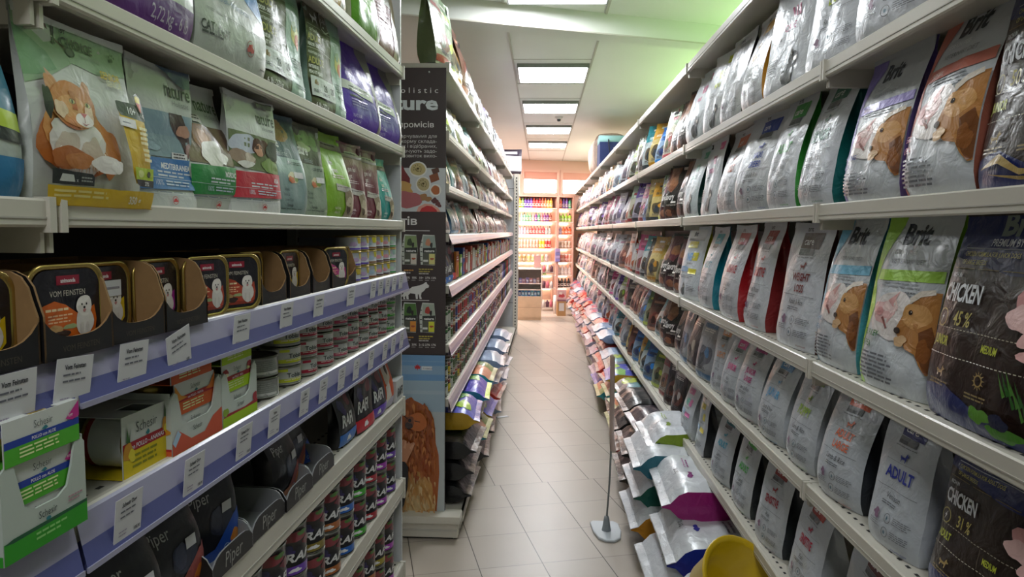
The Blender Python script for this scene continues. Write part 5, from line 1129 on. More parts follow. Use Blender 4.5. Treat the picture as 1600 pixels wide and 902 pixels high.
rn = random.Random(21)
for sh in (0, 1, 2, 3):
    s = 3.45; i = 0
    top = {0: 9, 1: .305, 2: .225, 3: .215}[sh]
    while s < 9.75:
        k = seq2[sh][i] if i < len(seq2[sh]) else rn.choice(pool2[sh])
        if k[-1] != '2': k2 = k + '2' if sh else k
        hh = .25 if k2.endswith('2') else .30
        sc = {0: (1.38 if i < 5 else 1.1) if hh > .26 else 1.45, 1: .98, 2: .84, 3: .80}[sh] * rn.uniform(.93, 1.0)
        lab = '%s, %s bag past the banner, %s shelf' % (BAGS[k][0], ordn(i), lnames[sh])
        put_bag(F2, k2, s, Z2[sh] + .002, rn.uniform(-2, 12), lab, 'food bags on the rack behind the banner', scale=sc, d=.07 + rn.uniform(0, .02), rx=math.radians(rn.uniform(-4, 1)))
        s += .185 * sc / (1.0 if sh else 1.08) + rn.uniform(0, .03); i += 1
farmass = FARBAGS.obj('food_bags'); tag(farmass, 'indistinct row of pale distant bags at the far ends of both racks', 'food bags'); farmass['kind'] = 'stuff'
# pouches and boxes on the fifth shelf
i = 0
for s, k in [(3.42, 'R1'), (3.58, 'R1'), (3.74, 'R2')]:
    put_bag(F2, k, s, Z2[4] + .002, 10, 'black hanging pouch, %s past the banner on the fifth shelf' % ordn(i), 'dark pouches behind the banner', d=.05, scale=1.0); i += 1
cc = ['#c9762a', '#7fae2c', '#2a4a9c', '#a83a2c', '#d8d4cc', '#b8452a', '#cfc8c0', '#c0b8b4', '#8f3a34', '#d2ccc6', '#a8603a', '#c8c4c0']
s = 3.86; i = 0
while s < 9.7:
    w = (.12, .09, .10)[i % 3]; h = (.15, .13, .165)[i % 3]
    c = cc[i % 12]
    key = (i % 12, i % 3)
    mb = MB().box(-w / 2, w / 2, 0, .16, 0, h, PAPER(c))
    panel(mb, (-w / 2, -.0005, 0), (w, 0, 0), (0, 0, h), [R(.0, .62, 1, .86, cc[(i + 5) % 12]), BLOB(.5, .3, .3, .18, cc[(i + 3) % 12], i), LINES(.15, .78, .85, 2, .09, '#ece8e0', i), R(0, 0, 1, .06, '#3a3432')], PAPER)
    place([mb.mesh('food_box')], 'food_box', F2.M(s, .02, Z2[4] + .004), 'printed carton, %s past the dark pouches on the fifth shelf behind the banner' % ordn(i), 'food box', 'boxes on the fifth shelf behind the banner')
    s += w + .045; i += 1
# cans: every visible front can near the banner, the distant rest as one mass
kinds = []
for a, b_, c in [('#1d2a24', '#3f7a44', '#c9cfc4'), ('#c8342c', '#e8e2dc', '#a82a24'), ('#d4d2cc', '#b04a3a', '#4f6a3a'), ('#9a5a38', '#c9b48c', '#5a3424'), ('#26222a', '#8a3a3a', '#d8c030'), ('#27489c', '#c9ced8', '#1c2f6a'), ('#cfc8c8', '#a0343c', '#5a4a8a'), ('#5a7a44', '#d8d4c0', '#34502c')]:
    kinds.append((a, can_parts(.046, .088, a, [R(0, .62, 1, .86, b_), BLOB(.5, .35, .25, .22, c, len(kinds)), LINES(.25, .78, .75, 1, .12, '#f0ece4' if b_ != '#e8e2dc' else '#303030', 3), R(0, 0, 1, .1, c)], n=14, ring=False)))
cname = ['dark green', 'bright red', 'white and rust', 'tan brown', 'black and yellow', 'royal blue', 'pale pink', 'moss green']
cnt = 0; mass = MB()
lv = {5: (Z2[5], 2), 6: (Z2[6], 2)}
seqc = {5: [0, 0, 2, 3, 5, 1, 1, 3, 1, 1, 2, 6, 6, 1, 6], 6: [0, 4, 0, 2, 2, 4, 3, 2, 7, 3, 7, 2, 3, 7, 5]}
for sh in (5, 6):
    s = 3.40; ci = 0
    while s < 9.8:
        k = seqc[sh][ci] if ci < 15 else rn.randrange(8)
        for r_ in range(lv[sh][1]):
            z = lv[sh][0] + .004 + r_ * .0885
            if s < 7.6:
                place(kinds[k][1] if s < 5.2 else kinds[k][1][:1], 'food_can', F2.M(s, .055, z, rn.uniform(0, 40)), '%s can, %s of column %s on the %s shelf behind the banner' % (cname[k], ('bottom', 'top')[r_], ordn(ci), lnames[sh]), 'food can', 'cans on the rack behind the banner'); cnt += 1
            else:
                mass.lathe([(0, 0), (.046, 0), (.046, .088), (0, .088)], PAPER(kinds[k][0]), 10, M=F2.M(s, .055, z))
        s += .096; ci += 1
# low shelf of the base: tins under the lowest rail, against the back
o = mass.obj('food_cans'); tag(o, 'pale mass of distant cans at the far end of the rack behind the banner', 'food cans'); o['kind'] = 'stuff'
# cans standing on the base behind the sacks
for ci in range(10):
    for r_ in range(4):
        k = (ci * 3 + r_) % 8
        place(kinds[k][1][:1], 'food_can', F2.M(3.40 + ci * .096, .30, .107 + r_ * .0885, 20), '%s can, level %s of rear column %s below the lowest rail' % (cname[k], ('one', 'two', 'three', 'four')[r_], ordn(ci)), 'food can', 'cans behind the floor sacks')

# ------------------------------------------------------------------ sacks lying on the base shelves
def lying(side, key, y, zc, x_base, label, group, yaw=0., tilt=0., scale=1.):
    desc, parts, t = BAGS[key]
    if side > 0: A = Matrix(((0, 0, -1), (1, 0, 0), (0, -1, 0)))       # top end points to the aisle on the right
    else: A = Matrix(((0, 0, 1), (-1, 0, 0), (0, -1, 0)))
    M = Matrix.Translation((x_base, y, zc)) @ Matrix.Rotation(yaw, 4, 'Z') @ Matrix.Rotation(tilt, 4, 'Y') @ A.to_4x4()
    if scale != 1.: M = M @ Matrix.Scale(scale, 4)
    return place(parts, 'food_sack', M, label, 'pet food sack', group)
def sack(key, w, h, t, front, gus, design, **k):
    defbag(key, '', w, h, t, front, gus, k.pop('back', front), design, style=k.pop('style', SILV), lean=.02, wr=.012, seal=.06, tp=.86, ex=6, **k)
outline = [RING(.48, .52, .20, .16, '#d8d2e2', .14), P([(.30, .62), (.28, .74), (.40, .68)], '#d8d2e2'), P([(.60, .68), (.72, .74), (.68, .60)], '#d8d2e2'), E(.48, .52, .10, .05, '#d8d2e2')]
whd = lambda c, n: [LINES(.2, .62, .5, 4, .03, '#8a8d9a', 5), BLOB(.6, .5, .05, .02, c, 3), T('brit', .4, .86, .05, '#4a4d55'), BLOB(.3, .80, .06, .02, c, 7, k=.5), LINES(.55, .8, .8, 2, .02, c, 4)]
sack('S_mag', .46, .66, .165, '#d5d9df', '#a3187a', whd('#8a2a7a', 'CARE'))
sack('S_grn', .46, .66, .165, '#d5d9df', '#84a01f', whd('#7f9a1f', 'JUNIOR'))
sack('S_blu', .46, .66, .165, '#d5d9df', '#1f2f9c', whd('#2a3a9c', 'ADULT'))
sack('S_tea', .46, .66, .165, '#d5d9df', '#1d6a7f', whd('#1d6a7f', 'ADULT'))
sack('S_dgr', .46, .66, .165, '#d5d9df', '#1c5f50', whd('#1c5f50', 'LIGHT'))
sack('S_yel', .46, .66, .165, '#d5d9df', '#c98a1c', whd('#c98a1c', 'PUPPY'))
sack('S_blk', .46, .64, .13, '#17171a', '#131315', [LINES(.2, .5, .8, 2, .03, '#b9a890', 3), BLOB(.5, .3, .2, .08, '#8a4a34', 5)], style=FOIL)
sack('S_bks', .46, .62, .13, '#8d8790', '#131315', [P([(0, 1), (1, 1), (1, .7), (0, .8)], '#2a2030'), BLOB(.6, .6, .25, .15, '#b9aeb2', 4), BLOB(.4, .3, .2, .1, '#55304a', 7)], style=FOIL)
sack('S_pur', .46, .62, .13, '#5a5fc0', '#c29a1c', outline + [P([(0, .3), (.5, .24), (1, .3), (1, 0), (0, 0)], '#1c2c9c'), BLOB(.2, .8, .2, .08, '#8fc46a', 3), BLOB(.7, .85, .2, .06, '#b4d84a', 6)], style=FOIL, back='#c8e02a', sealcol='#1f2f9c')
sack('S_pbl', .46, .62, .13, '#4a3fb4', '#1680b8', outline + [P([(0, .3), (.5, .24), (1, .3), (1, 0), (0, 0)], '#24249a'), BLOB(.2, .8, .2, .08, '#8fc46a', 3)], style=FOIL, back='#c8e02a', sealcol='#b8d83a')
sack('S_org', .46, .62, .13, '#8f9a5c', '#2fa0b0', [P([(.4, 1), (1, 1), (1, .6), (.4, .7)], '#d88a64'), P([(0, .4), (1, .4), (1, 0), (0, 0)], '#3fb0bc'), BLOB(.3, .7, .2, .1, '#c9d0a0', 3)], style=FOIL)
sack('S_gry', .44, .60, .12, '#bcc2d0', '#8294b4', [P([(0, .8), (1, .85), (1, .6), (0, .55)], '#8fa0bc'), BLOB(.5, .35, .25, .12, '#e0e2ea', 4), T('JS', .3, .3, .1, '#3f5584', bold=.03)], style=FOIL)
sack('S_red', .44, .60, .12, '#7d5f5c', '#c0362c', [P([(0, 1), (1, 1), (1, .7), (0, .6)], '#c83a34'), BLOB(.5, .3, .3, .15, '#7a7478', 4)], style=FOIL)
sack('S_vio', .44, .60, .12, '#7b6496', '#6a5f8a', [P([(0, 1), (1, 1), (1, .66), (0, .76)], '#6a3fc0'), BLOB(.5, .4, .3, .12, '#c4bcd0', 4)], style=FOIL)
sack('S_dgy', .44, .60, .13, '#7c7c80', '#6f7478', [BLOB(.5, .5, .3, .2, '#94949a', 4), BLOB(.3, .8, .2, .1, '#7aa0a8', 7), BLOB(.7, .8, .2, .1, '#b4c44a', 9)], style=FOIL)
sack('S_mix', .44, .60, .12, '#8d7a92', '#9a94a4', [BLOB(.5, .5, .4, .3, '#4a5ab0', 4, k=.6), BLOB(.3, .8, .2, .1, '#d85a6a', 7, k=.6), BLOB(.7, .2, .2, .1, '#e0d2d8', 9), BLOB(.2, .3, .2, .1, '#3a2f3a', 11, k=.6)], style=FOIL)
GR = 'sacks lying along the right rack base'
bz = .105
def pile(y, layers, xb=1.10, side=1, step=.128, z0=None, grp=GR, where='right', dx=None, idx=''):
    for i, it in enumerate(layers):
        key, yo, xo, lab = it
        z = (z0 or bz) + step * (i + .5)
        lying(side, key, y + yo, z, xb + xo, lab, grp, yaw=rn.uniform(-.05, .05))
pile(1.55, [('S_blu', 0, 0, 'white sack out of sight below the near lowest shelf, bottom layer'), ('S_grn', .02, .02, 'white sack near the camera under the yellow bucket, second layer')])
pile(2.10, [('S_yel', 0, .0, 'white sack under the yellow bucket, bottom layer'), ('S_tea', .0, .02, 'white sack under the yellow bucket, upper layer')])
pile(2.68, [('S_blu', .0, -.02, 'white sack at the bottom of the magenta pile'), ('S_blu', .0, .04, 'white sack with royal blue side under the magenta one'), ('S_mag', .20, .06, 'white sack with glossy magenta side, topmost of its pile')])
pile(3.28, [('S_yel', -.02, -.02, 'white sack with amber side near the mop, bottom layer'), ('S_dgr', .06, .0, 'white sack with dark green side, second layer'), ('S_tea', .04, .0, 'white sack with blue teal side under the lime green one')])
lying(1, 'S_grn', 3.43, bz + .128 * 3 + .015, 1.12, 'white sack with lime green side, topmost behind the magenta one', GR, scale=.92)
pile(3.86, [('S_blk', 0, -.02, 'black sack on the base behind the white sacks'), ('S_blk', .02, .0, 'black sack, second layer behind the white sacks'), ('S_bks', .04, .04, 'black sack with crumpled silver top')])
pile(4.36, [('S_red', 0, -.02, 'sack with red and cream end, bottom layer beside the mop tube'), ('S_blk', 0, 0, 'black sack, second layer beside the mop tube'), ('S_blk', 0, .04, 'black sack, third layer beside the mop tube')])
names = {'S_org': 'orange and aqua sack', 'S_red': 'red and grey sack', 'S_dgy': 'dark grey sack', 'S_vio': 'violet sack', 'S_mix': 'blue and pink patterned sack', 'S_gry': 'pale blue grey sack', 'S_pur': 'purple sack with yellow side', 'S_blk': 'black sack'}
y = 4.86; i = 0
keys = [('S_org', 'S_org', 'S_dgy', 'S_dgy'), ('S_red', 'S_org', 'S_pur', 'S_dgy'), ('S_org', 'S_red', 'S_dgy', 'S_vio'), ('S_pur', 'S_red', 'S_gry', 'S_vio'), ('S_mix', 'S_red', 'S_red', 'S_gry'), ('S_mix', 'S_mix', 'S_red', 'S_gry'), ('S_mix', 'S_mix', 'S_mix', 'S_red'), ('S_mix', 'S_gry', 'S_mix', 'S_gry')]
while y < 14.2:
    kk = keys[min(i, 7)] if i < 8 else [rn.choice(['S_mix', 'S_gry', 'S_mix', 'S_red']) for _ in range(4)]
    n = 3 if i % 3 else 3
    if i > 3: n = 4
    lz = ('bottom', 'second', 'third', 'top')
    for j in range(n):
        k = kk[j]
        lying(1, k, y + rn.uniform(-.02, .02), bz + .118 * (j + .5) - .008 * j, 1.07 + rn.uniform(-.03, .03) + .02 * j, '%s, %s layer of floor pile %s beyond the mop, right side' % (names[k], lz[j], ordn(i)), GR, yaw=rn.uniform(-.08, .08), scale=.93)
    y += .46; i += 1
GL = 'sacks lying along the base behind the banner'
for (y, ks) in [(3.62, [('S_blk', -.01, 'black sack on the white base beside the dog banner, bottom'), ('S_blk', .0, 'black sack, second layer beside the dog banner'), ('S_blk', .02, 'black sack, third layer under the yellow sided one')]), ]:
    for j, (k, xo, lab) in enumerate(ks):
        lying(-1, k, y, .108 + .115 * (j + .5), -.93 + xo, lab, GL, scale=.95, yaw=rn.uniform(-.04, .04))
lying(-1, 'S_pur', 3.68, .108 + .115 * 3.55, -.91, 'purple sack with golden yellow side and pale outline drawing', GL, scale=.96, yaw=.05)
yy = 4.20; i = 0
plan = [[('S_blk', 'black sack, bottom, under the bright blue sided one'), ('S_org', 'green and orange sack, second, under the bright blue sided one'), ('S_dgy', 'grey sack, third, under the bright blue sided one'), ('S_pbl', 'violet sack with bright blue side and pale outline drawing')],
        [('S_blk', 'black sack, bottom of the pile topped by aqua and orange'), ('S_pur', 'purple sack, second in the pile topped by aqua and orange'), ('S_red', 'red sack, third in the pile topped by aqua and orange'), ('S_org', 'cream, orange and aqua sack on top of its pile')],
        [('S_gry', 'pale sack, bottom of the far left pile'), ('S_red', 'rust coloured sack, second in the far left pile'), ('S_gry', 'pale sack, third in the far left pile'), ('S_gry', 'blue grey denim coloured sack, top of the far left pile')],
        [('S_gry', 'grey sack, bottom of the second pile from the far end'), ('S_gry', 'grey sack, second of the second pile from the far end'), ('S_gry', 'grey sack, third of the second pile from the far end'), ('S_gry', 'pale grey sack, top of the second pile from the far end')],
        [('S_gry', 'grey sack, bottom of the farthest left pile'), ('S_gry', 'grey sack, second of the farthest left pile'), ('S_gry', 'grey sack, third of the farthest left pile'), ('S_gry', 'white and grey sack, top of the farthest left pile')]]
for col in plan:
    for j, (k, lab) in enumerate(col):
        lying(-1, k, yy, .108 + .115 * (j + .5), -.91 + .02 * (j % 2) + (.05 if i > 1 else 0), lab, GL, scale=.95, yaw=rn.uniform(-.06, .06))
    yy += .50 if i < 2 else .62; i += 1

# ------------------------------------------------------------------ banner on the rack end
BR = '#3a2c2b'
bx0, bw, bz0, bh = -.955, .50, .045, 2.21
ban = []
def U(px): return 1 - (699 - px) * .00301 / bw
def V(py): return 1 - (py - 104) / 724
ban += [R(0, V(549), 1, 1, BR), T('h o l i s t i c', .925, V(142), .0165, '#e6e3e2', 'r', 1.22), T('nature', .925, V(167), .040, '#dfe6ea', 'r', 1.38, bold=.035), T('без компромісів', U(680), V(194), .0160, '#e6e3e2', 'r', 1.16, bold=.01)]
for t_, py in [('Повноцінне харчування для', 210), ('чотирилапих ласунчиків: склад', 217.7), ('кормів із вирощених і відібраних,', 225.2), ('продуктів забезпечують задо-', 232.7), ('волення й активний розвиток вихо-', 239.9)]:
    tt = {210: 'ретельне харчування для', 217.7: 'кісточок корму склада-', 225.2: 'вирощених і відібраних,', 232.7: 'які забезпечують задо-', 239.9: 'гармонійний розвиток вихо-'}[py]
    ban.append(T(tt, U(684.5), V(py), .0098, '#d6d2d0', 'r', 1.12))
ban += [R(0, V(323.5), 1, V(256), '#cdd0d4'), BLOB(.52, V(272), .12, .03, '#7a2226', 3), BLOB(.60, V(287), .09, .013, '#cfa05a', 5, k=.3), BLOB(.64, V(305), .125, .019, '#b4646a', 7, k=.15), E(.735, V(258), .085, .0165, '#e8e6e2'), BLOB(.735, V(258), .07, .0135, '#c2b07a', 3, k=.05), E(.785, V(281), .072, .0165, '#e8e6e2'), BLOB(.785, V(281), .060, .0135, '#b9a87a', 5, k=.05), E(.902, V(290), .056, .013, '#e8e6e2'), BLOB(.902, V(290), .042, .0095, '#b4622c', 5, k=.1),
        P([(.84, V(268)), (.92, V(262)), (.94, V(274)), (.86, V(279))], '#8a4a24'), P([(.86, V(258)), (.93, V(255)), (.94, V(262)), (.88, V(266))], '#5a3424'), BLOB(.805, V(302), .05, .008, '#a8784a', 9, k=.5), BLOB(.90, V(307), .035, .007, '#5a2a2a', 11, k=.4), BLOB(.93, V(312), .025, .006, '#6a3434', 12, k=.4), P([(.72, V(323.5)), (.74, V(316)), (.80, V(311)), (.87, V(312)), (.93, V(318)), (.95, V(323.5))], '#e0a090'), P([(.75, V(323.5)), (.77, V(318)), (.82, V(314)), (.87, V(315)), (.91, V(320)), (.92, V(323.5))], '#c4262a')]
ban += [('g', [E(.735 + .05 * math.cos(i * 2.4) * (i % 5) / 5, V(258) + .011 * math.sin(i * 2.4) * (i % 5) / 5, .006, .0014, '#7a6a3a', n=6) for i in range(20)]), ('g', [E(.785 + .05 * math.cos(i * 2.4) * (i % 5) / 5, V(281) + .011 * math.sin(i * 2.4) * (i % 5) / 5, .006, .0014, '#7a6a3a', n=6) for i in range(20)])]
ban += [T('котів', U(653.5), V(344), .0235, '#e6e3e2', 'r', 1.22, bold=.02), R(.1, V(353.5), .848, V(352.4), '#dcd8d6')]
def minibag(u0, v0, photo, box, fig):
    w, h = .155, .064
    o = [P([(u0 + .01, v0), (u0 + w - .01, v0 - .001), (u0 + w + .003, v0 + h * .5), (u0 + w - .012, v0 + h), (u0 + .03, v0 + h + .001), (u0 + .0, v0 + h * .55)], '#c8ccc4'), P([(u0 + .03, v0 + h * .55), (u0 + w, v0 + h * .55), (u0 + w - .012, v0 + h * .97), (u0 + .035, v0 + h * .97)], photo), P([(u0 + .03, v0), (u0 + w - .01, v0), (u0 + w, v0 + h * .42), (u0 + .03, v0 + h * .42)], '#55584c'), P([(u0 + .03, v0 + h * .40), (u0 + w, v0 + h * .40), (u0 + w, v0 + h * .58), (u0 + .03, v0 + h * .56)], '#2a2c28'), T('nature', u0 + .045, v0 + h * .43, .0075, '#e8e8e4', sx=1.1, bold=.03),
         R(u0 + w * .58, v0 + .001, u0 + w - .01, v0 + h * .37, box), BLOB(u0 + w * .76, v0 + h * .2, .018, .0025, '#b0502c', 4), R(u0 + w * .22, v0 + h * .10, u0 + w * .52, v0 + h * .17, '#e0e2dc')]
    for i in range(5): o.append(R(u0 + .006, v0 + h * (.1 + .16 * i), u0 + .026, v0 + h * (.13 + .16 * i), '#4a4d46'))
    o += [BLOB(u0 + w * .52, v0 + h * .75, .022, .009, fig, 3), BLOB(u0 + w * .72, v0 + h * .66, .014, .005, '#2a2420', 6)]
    return o
ban += minibag(.575, V(406), '#8aa06a', '#d8cfc4', '#3a4a2a') + minibag(.752, V(406), '#9aa8a0', '#d9d084', '#c98a6a') + minibag(.57, V(512.7), '#4f7a34', '#e0902c', '#1c2a1c') + minibag(.748, V(512.7), '#a8b4a4', '#dcdc3a', '#b0382c')
for py, o_ in ((416, ('25%', '18%', '18+', '27%', '12%')), (522, ('30%', '20%', '2-12', '27%', '17%'))):
    ban += [LINES(.60, V(py), .70, 1, .004, '#c08a3a', 3, .7), LINES(.745, V(py - 2), .89, 2, .005, '#b8a84a', 4, .5), LINES(.745, V(py + 5), .86, 1, .004, '#b9b4b0', 5, .7), LINES(.60, V(py + 4), .69, 1, .004, '#b9b4b0', 6, .7)]
    for u_, s_ in zip((.61, .675, .745, .805, .862), o_): ban += [T(s_, u_, V(py + 12), .0062, '#dcd8d4', sx=1.05, bold=.02), LINES(u_, V(py + 15), u_ + .04, 1, .003, '#a8a29e', 3, .5)]
dg_ = [(629, 455), (633, 450), (640, 446), (646, 441), (658, 438.5), (664, 436), (667, 433.5), (669, 433), (670, 436), (673, 438.5), (672.5, 441.5), (668, 443), (665, 447), (661, 450), (660, 455), (661.5, 460), (658, 460), (656.5, 453), (655, 452), (655, 460), (652, 460), (651, 452), (643, 451), (640, 454), (640.5, 460.5), (637, 460.5), (636, 455), (634, 457), (635, 460.5), (632, 460.5), (631.5, 456), (629, 457)]
ban += [P([(U(a), V(b)) for a, b in dg_], '#e4e2e0'), R(.55, V(462.6), .845, V(461.6), '#dcd8d6')]
# lower picture: sky, reddish fluffy dog held by a hand
ban += [R(0, V(600), 1, V(549), '#6f9cc8'), R(0, V(580), 1, V(566), '#88a9c6'), R(0, V(640), 1, V(590), '#9db4c4'), R(0, 0, 1, V(640), '#b4bcbe'), R(0, V(560), 1, V(558), '#7fa6cc'), R(0, V(612), 1, V(606), '#a9bcc8')]
leaf_ = [(0, -6), (.6, -2.5), (3, -4), (2.4, -1.5), (5.5, -1), (3.5, 1), (4, 3), (.8, 2.4), (0, 5.5), (-.8, 2.4), (-4, 3), (-3.5, 1), (-5.5, -1), (-2.4, -1.5), (-3, -4), (-.6, -2.5)]
ban += [P([(U(654.5 + a * 1.05), V(568.5 + b * 1.0)) for a, b in leaf_], '#c01c24'), P([(U(661), V(573)), (U(678), V(573)), (U(678), V(567)), (U(661), V(567))], '#dfe2e6'), T('75 канада', U(662.5), V(571.6), .0052, '#4a5a74', sx=.9)]
fur = [(629, 640), (634, 628), (638, 622), (641, 618), (645, 617), (649, 622), (658, 626), (668, 632), (676, 640), (681, 652), (683, 668), (684, 690), (689, 710), (690, 740), (688, 770), (686, 800), (684, 825), (610, 825), (610, 640)]
ban += [P([(U(a), V(b)) for a, b in fur], '#a85a26')]
rnb = random.Random(3)
ban += [BLOB(U(655), V(780), .17, .055, '#c89858', 5, k=.15), BLOB(U(650), V(800), .13, .035, '#d8bc8a', 8, k=.2), BLOB(U(668), V(715), .06, .05, '#9a481a', 9, k=.2)]
furc = ['#b0622c', '#a25624', '#b86c34', '#9c5020', '#c07a40', '#96491c']
for i in range(320):
    px = rnb.uniform(618, 684); py = rnb.uniform(628, 815)
    if px > 600 + 84 - max(0, (660 - py)) * .5: continue
    c = furc[i % 6] if py < 745 else ['#c99a60', '#d4b07a', '#bf8a4c', '#d8bc8c'][i % 4]
    a = rnb.uniform(-.3, .3); L = rnb.uniform(6, 16); w_ = rnb.uniform(1.2, 2.8)
    ban.append(P([(U(px - w_), V(py)), (U(px), V(py - L * .3)), (U(px + w_), V(py)), (U(px + a * L), V(py + L))], c))
ban += [BLOB(U(656), V(655), .085, .022, '#b8642a', 3, k=.1), BLOB(U(643), V(655), .05, .012, '#7a4426', 6, k=.2), BLOB(U(642), V(661), .035, .008, '#3a2a28', 7, k=.2), E(U(643.5), V(652.5), .016, .0042, '#1a1a22'), P([(U(633), V(643)), (U(641), V(650)), (U(640), V(651)), (U(632), V(644.5))], '#2a1610'), P([(U(651), V(652)), (U(660), V(654)), (U(660), V(655.4)), (U(651), V(653.6))], '#2a1610'), P([(U(634), V(622)), (U(640), V(617)), (U(645), V(618)), (U(643), V(626))], '#8a4a26'), P([(U(668), V(631)), (U(676), V(640)), (U(680), V(654)), (U(672), V(646))], '#8f4a20')]
ban += [P([(U(a), V(b)) for a, b in [(612, 690), (626, 686), (634, 683), (637, 685), (639, 690), (642, 686), (644, 690), (650, 687), (652, 690), (648, 700), (642, 712), (638, 722), (612, 720)]], '#c08562'), P([(U(643), V(697)), (U(650), V(688)), (U(652), V(690)), (U(646), V(701))], '#cf9a78'), P([(U(633), V(697)), (U(636), V(685)), (U(638.5), V(686)), (U(637), V(699))], '#cf9a78'), P([(U(626), V(698)), (U(627), V(687)), (U(631), V(685)), (U(631), V(699))], '#cf9a78'),
        P([(U(a), V(b)) for a, b in [(605, 718), (622, 717), (636, 720), (641, 728), (640, 760), (634, 790), (624, 812), (605, 815)]], '#17161a'), P([(U(640), V(825)), (U(650), V(815)), (U(670), V(820)), (U(684), V(808)), (U(686), V(828)), (U(640), V(828))], '#4a4a26'), E(U(680.5), V(821), .007, .0016, '#dcdcdc')]
mb = MB().box(0, bw, 0, .004, 0, bh, PAPER(BR))
GB = Style(.38, 0, 10, 0, .2)
panel(mb, (0, -.0004, 0), (bw, 0, 0), (0, 0, bh), ban, GB)
for x_, z_ in ((.42, bh - .02), (.08, bh - .02)): mb.lathe([(0, .0022), (.004, .0018), (.005, 0)], mat('#b8b8b8', .3, .8), 10, M=TR(x_, -.0004, z_, 0, PI / 2))
tag(mb.obj('banner', M=TR(bx0, 3.285, bz0 + .0)), 'tall brown printed banner with dog and food pictures on the rack end', 'banner')
# white base end in front of the banner rack
mb = MB().box(-.98, -.385, 3.225, 3.30, .012, .088, steel); mb.box(-.98, -.372, 3.205, 3.302, .088, .122, steel); mb.box(-.98, -.388, 3.221, 3.225, .045, .052, steel_in); mb.box(-.95, -.41, 3.24, 3.30, 0, .012, dark)
tag(mb.obj('rack_plinth'), 'white metal plinth under the brown banner', 'plinth')
# ------------------------------------------------------------------ floor items
o = empty('mop', TR(.345, 3.36, 0), 'grey flat mop on the floor with pale tube over its stick', 'mop')
mb = MB()
pl = [(-.075, .095), (-.06, .115), (.045, .115), (.068, .09), (.074, 0), (.062, -.08), (.03, -.115), (-.01, -.115), (-.045, -.085), (-.066, -.01)]
n = len(pl)
mb.add([(x, y, .002) for x, y in pl] + [(x, y, .010) for x, y in pl] + [(x * .96, y * .96, .013) for x, y in pl], [tuple(range(n))[::-1], tuple(range(2 * n, 3 * n))] + [(i, (i + 1) % n, (i + 1) % n + n, i + n) for i in range(n)] + [(i + n, (i + 1) % n + n, (i + 1) % n + 2 * n, i + 2 * n) for i in range(n)], mat('#ccd2d8', .35, 0, coat=.3))
mb.obj('plate', o)
MB().lathe([(.024, .012), (.020, .03), (.014, .07), (.011, .085), (0, .086)], mat('#8f979c', .4), 16).obj('socket', o)
MB().tube([(0, 0, .07), (.010, .0, .25), (.016, 0, .5), (.012, 0, .88)], .0048, mat('#8f9494', .35, .6)).obj('stick', o)
MB().tube([(.024, 0, .42), (.020, 0, .46), (.016, 0, .5), (.012, 0, .885), (.004, 0, .90)], [.014, .013, .012, .0125, .007], mat('#c9b0a8', .2, 0, coat=.5, alpha=.75)).obj('tube', o)
# yellow bucket lying on the sacks
Mb = TR(.605, 2.06, .425) @ Matrix.Rotation(math.radians(30), 4, 'Z') @ Matrix.Rotation(math.radians(52), 4, 'X')
ylw = mat('#dcb80c', .35, 0, coat=.3)
mb = MB(); mb.lathe([(0, -.10), (.085, -.10), (.098, -.098), (.125, .03), (.138, .034), (.140, .040), (.136, .044), (.126, .040), (.118, .034), (.092, -.088), (0, -.088)], ylw, 40)
for k in range(3): mb.tube([(.11 * math.cos(2 + k * .35), .11 * math.sin(2 + k * .35), -.01), (.119 * math.cos(2 + k * .35), .119 * math.sin(2 + k * .35), .028)], .0018, ylw, 5)
tag(mb.obj('bucket', M=Mb), 'round yellow plastic bucket lying open on the white sacks', 'bucket')
# small white strip lying on the floor by the left sacks
tag(MB().box(0, .10, 0, .035, 0, .004, TAGW).obj('paper_strip', M=TR(-.33, 5.42, .001, .5)), 'small white strip lying on the floor beside the left sacks', 'strip')
# ------------------------------------------------------------------ on top of the right rack
o = empty('pet_carrier', FR.M(8.62, .005, ZR[0] + .004, 0) , 'navy blue fabric box with pale teal lid on top of the right rack', 'pet carrier')
cb = MB()
nv = mat('#1f2c5c', .8, bump=.2, bscale=60); te = mat('#8fb8b8', .75, bump=.15, bscale=40)
cb.box(-.20, .20, .0, .38, 0, .27, nv); cb.obj('body', o)
lb = MB(); lb.lathe([(0, -.0), (.05, .0), (.055, .01), (.055, .40), (.05, .41), (0, .41)], te, 16, M=TR(.145, -.012, .30, 0, -PI / 2)); lb.box(-.2, .17, .0, .39, .27, .345, te); lb.obj('lid', o)
MB().tube([(.205, .10, .30), (.235, .10, .24), (.24, .12, .12), (.215, .12, .04)], .008, mat('#17182a', .8)).obj('handle', o)
bl = mat('#c2ab9c', .95, bump=.5, bscale=35, vary=.12)
mb = MB()
rnc = random.Random(8)
P_ = []
for i in range(33):
    a = 2 * PI * i / 32; row = []
    for j in range(15):
        q = j / 14; x = -.55 + 1.1 * q
        rr = 1 + .10 * noise.noise(Vector((math.cos(a) * 1.6, math.sin(a) * 1.6, q * 6)))
        e = 1 if 0 < j < 14 else .0
        cx, cz2 = math.cos(a), math.sin(a)
        sx = math.copysign(abs(cx) ** .6, cx); sz = math.copysign(abs(cz2) ** .6, cz2)
        row.append(Vector((x + (.0 if e else (.02 if j else -.02)), .22 + .22 * sx * rr * (e or .0), .235 + .225 * sz * rr * (e or .0))))
    P_.append(row)
mb.grid(P_, bl, flip=True)
tag(mb.obj('rolled_blanket', M=FR.M(9.55, -.02, ZR[0] + .006)), 'bulky beige folded blanket on top of the right rack', 'blanket')
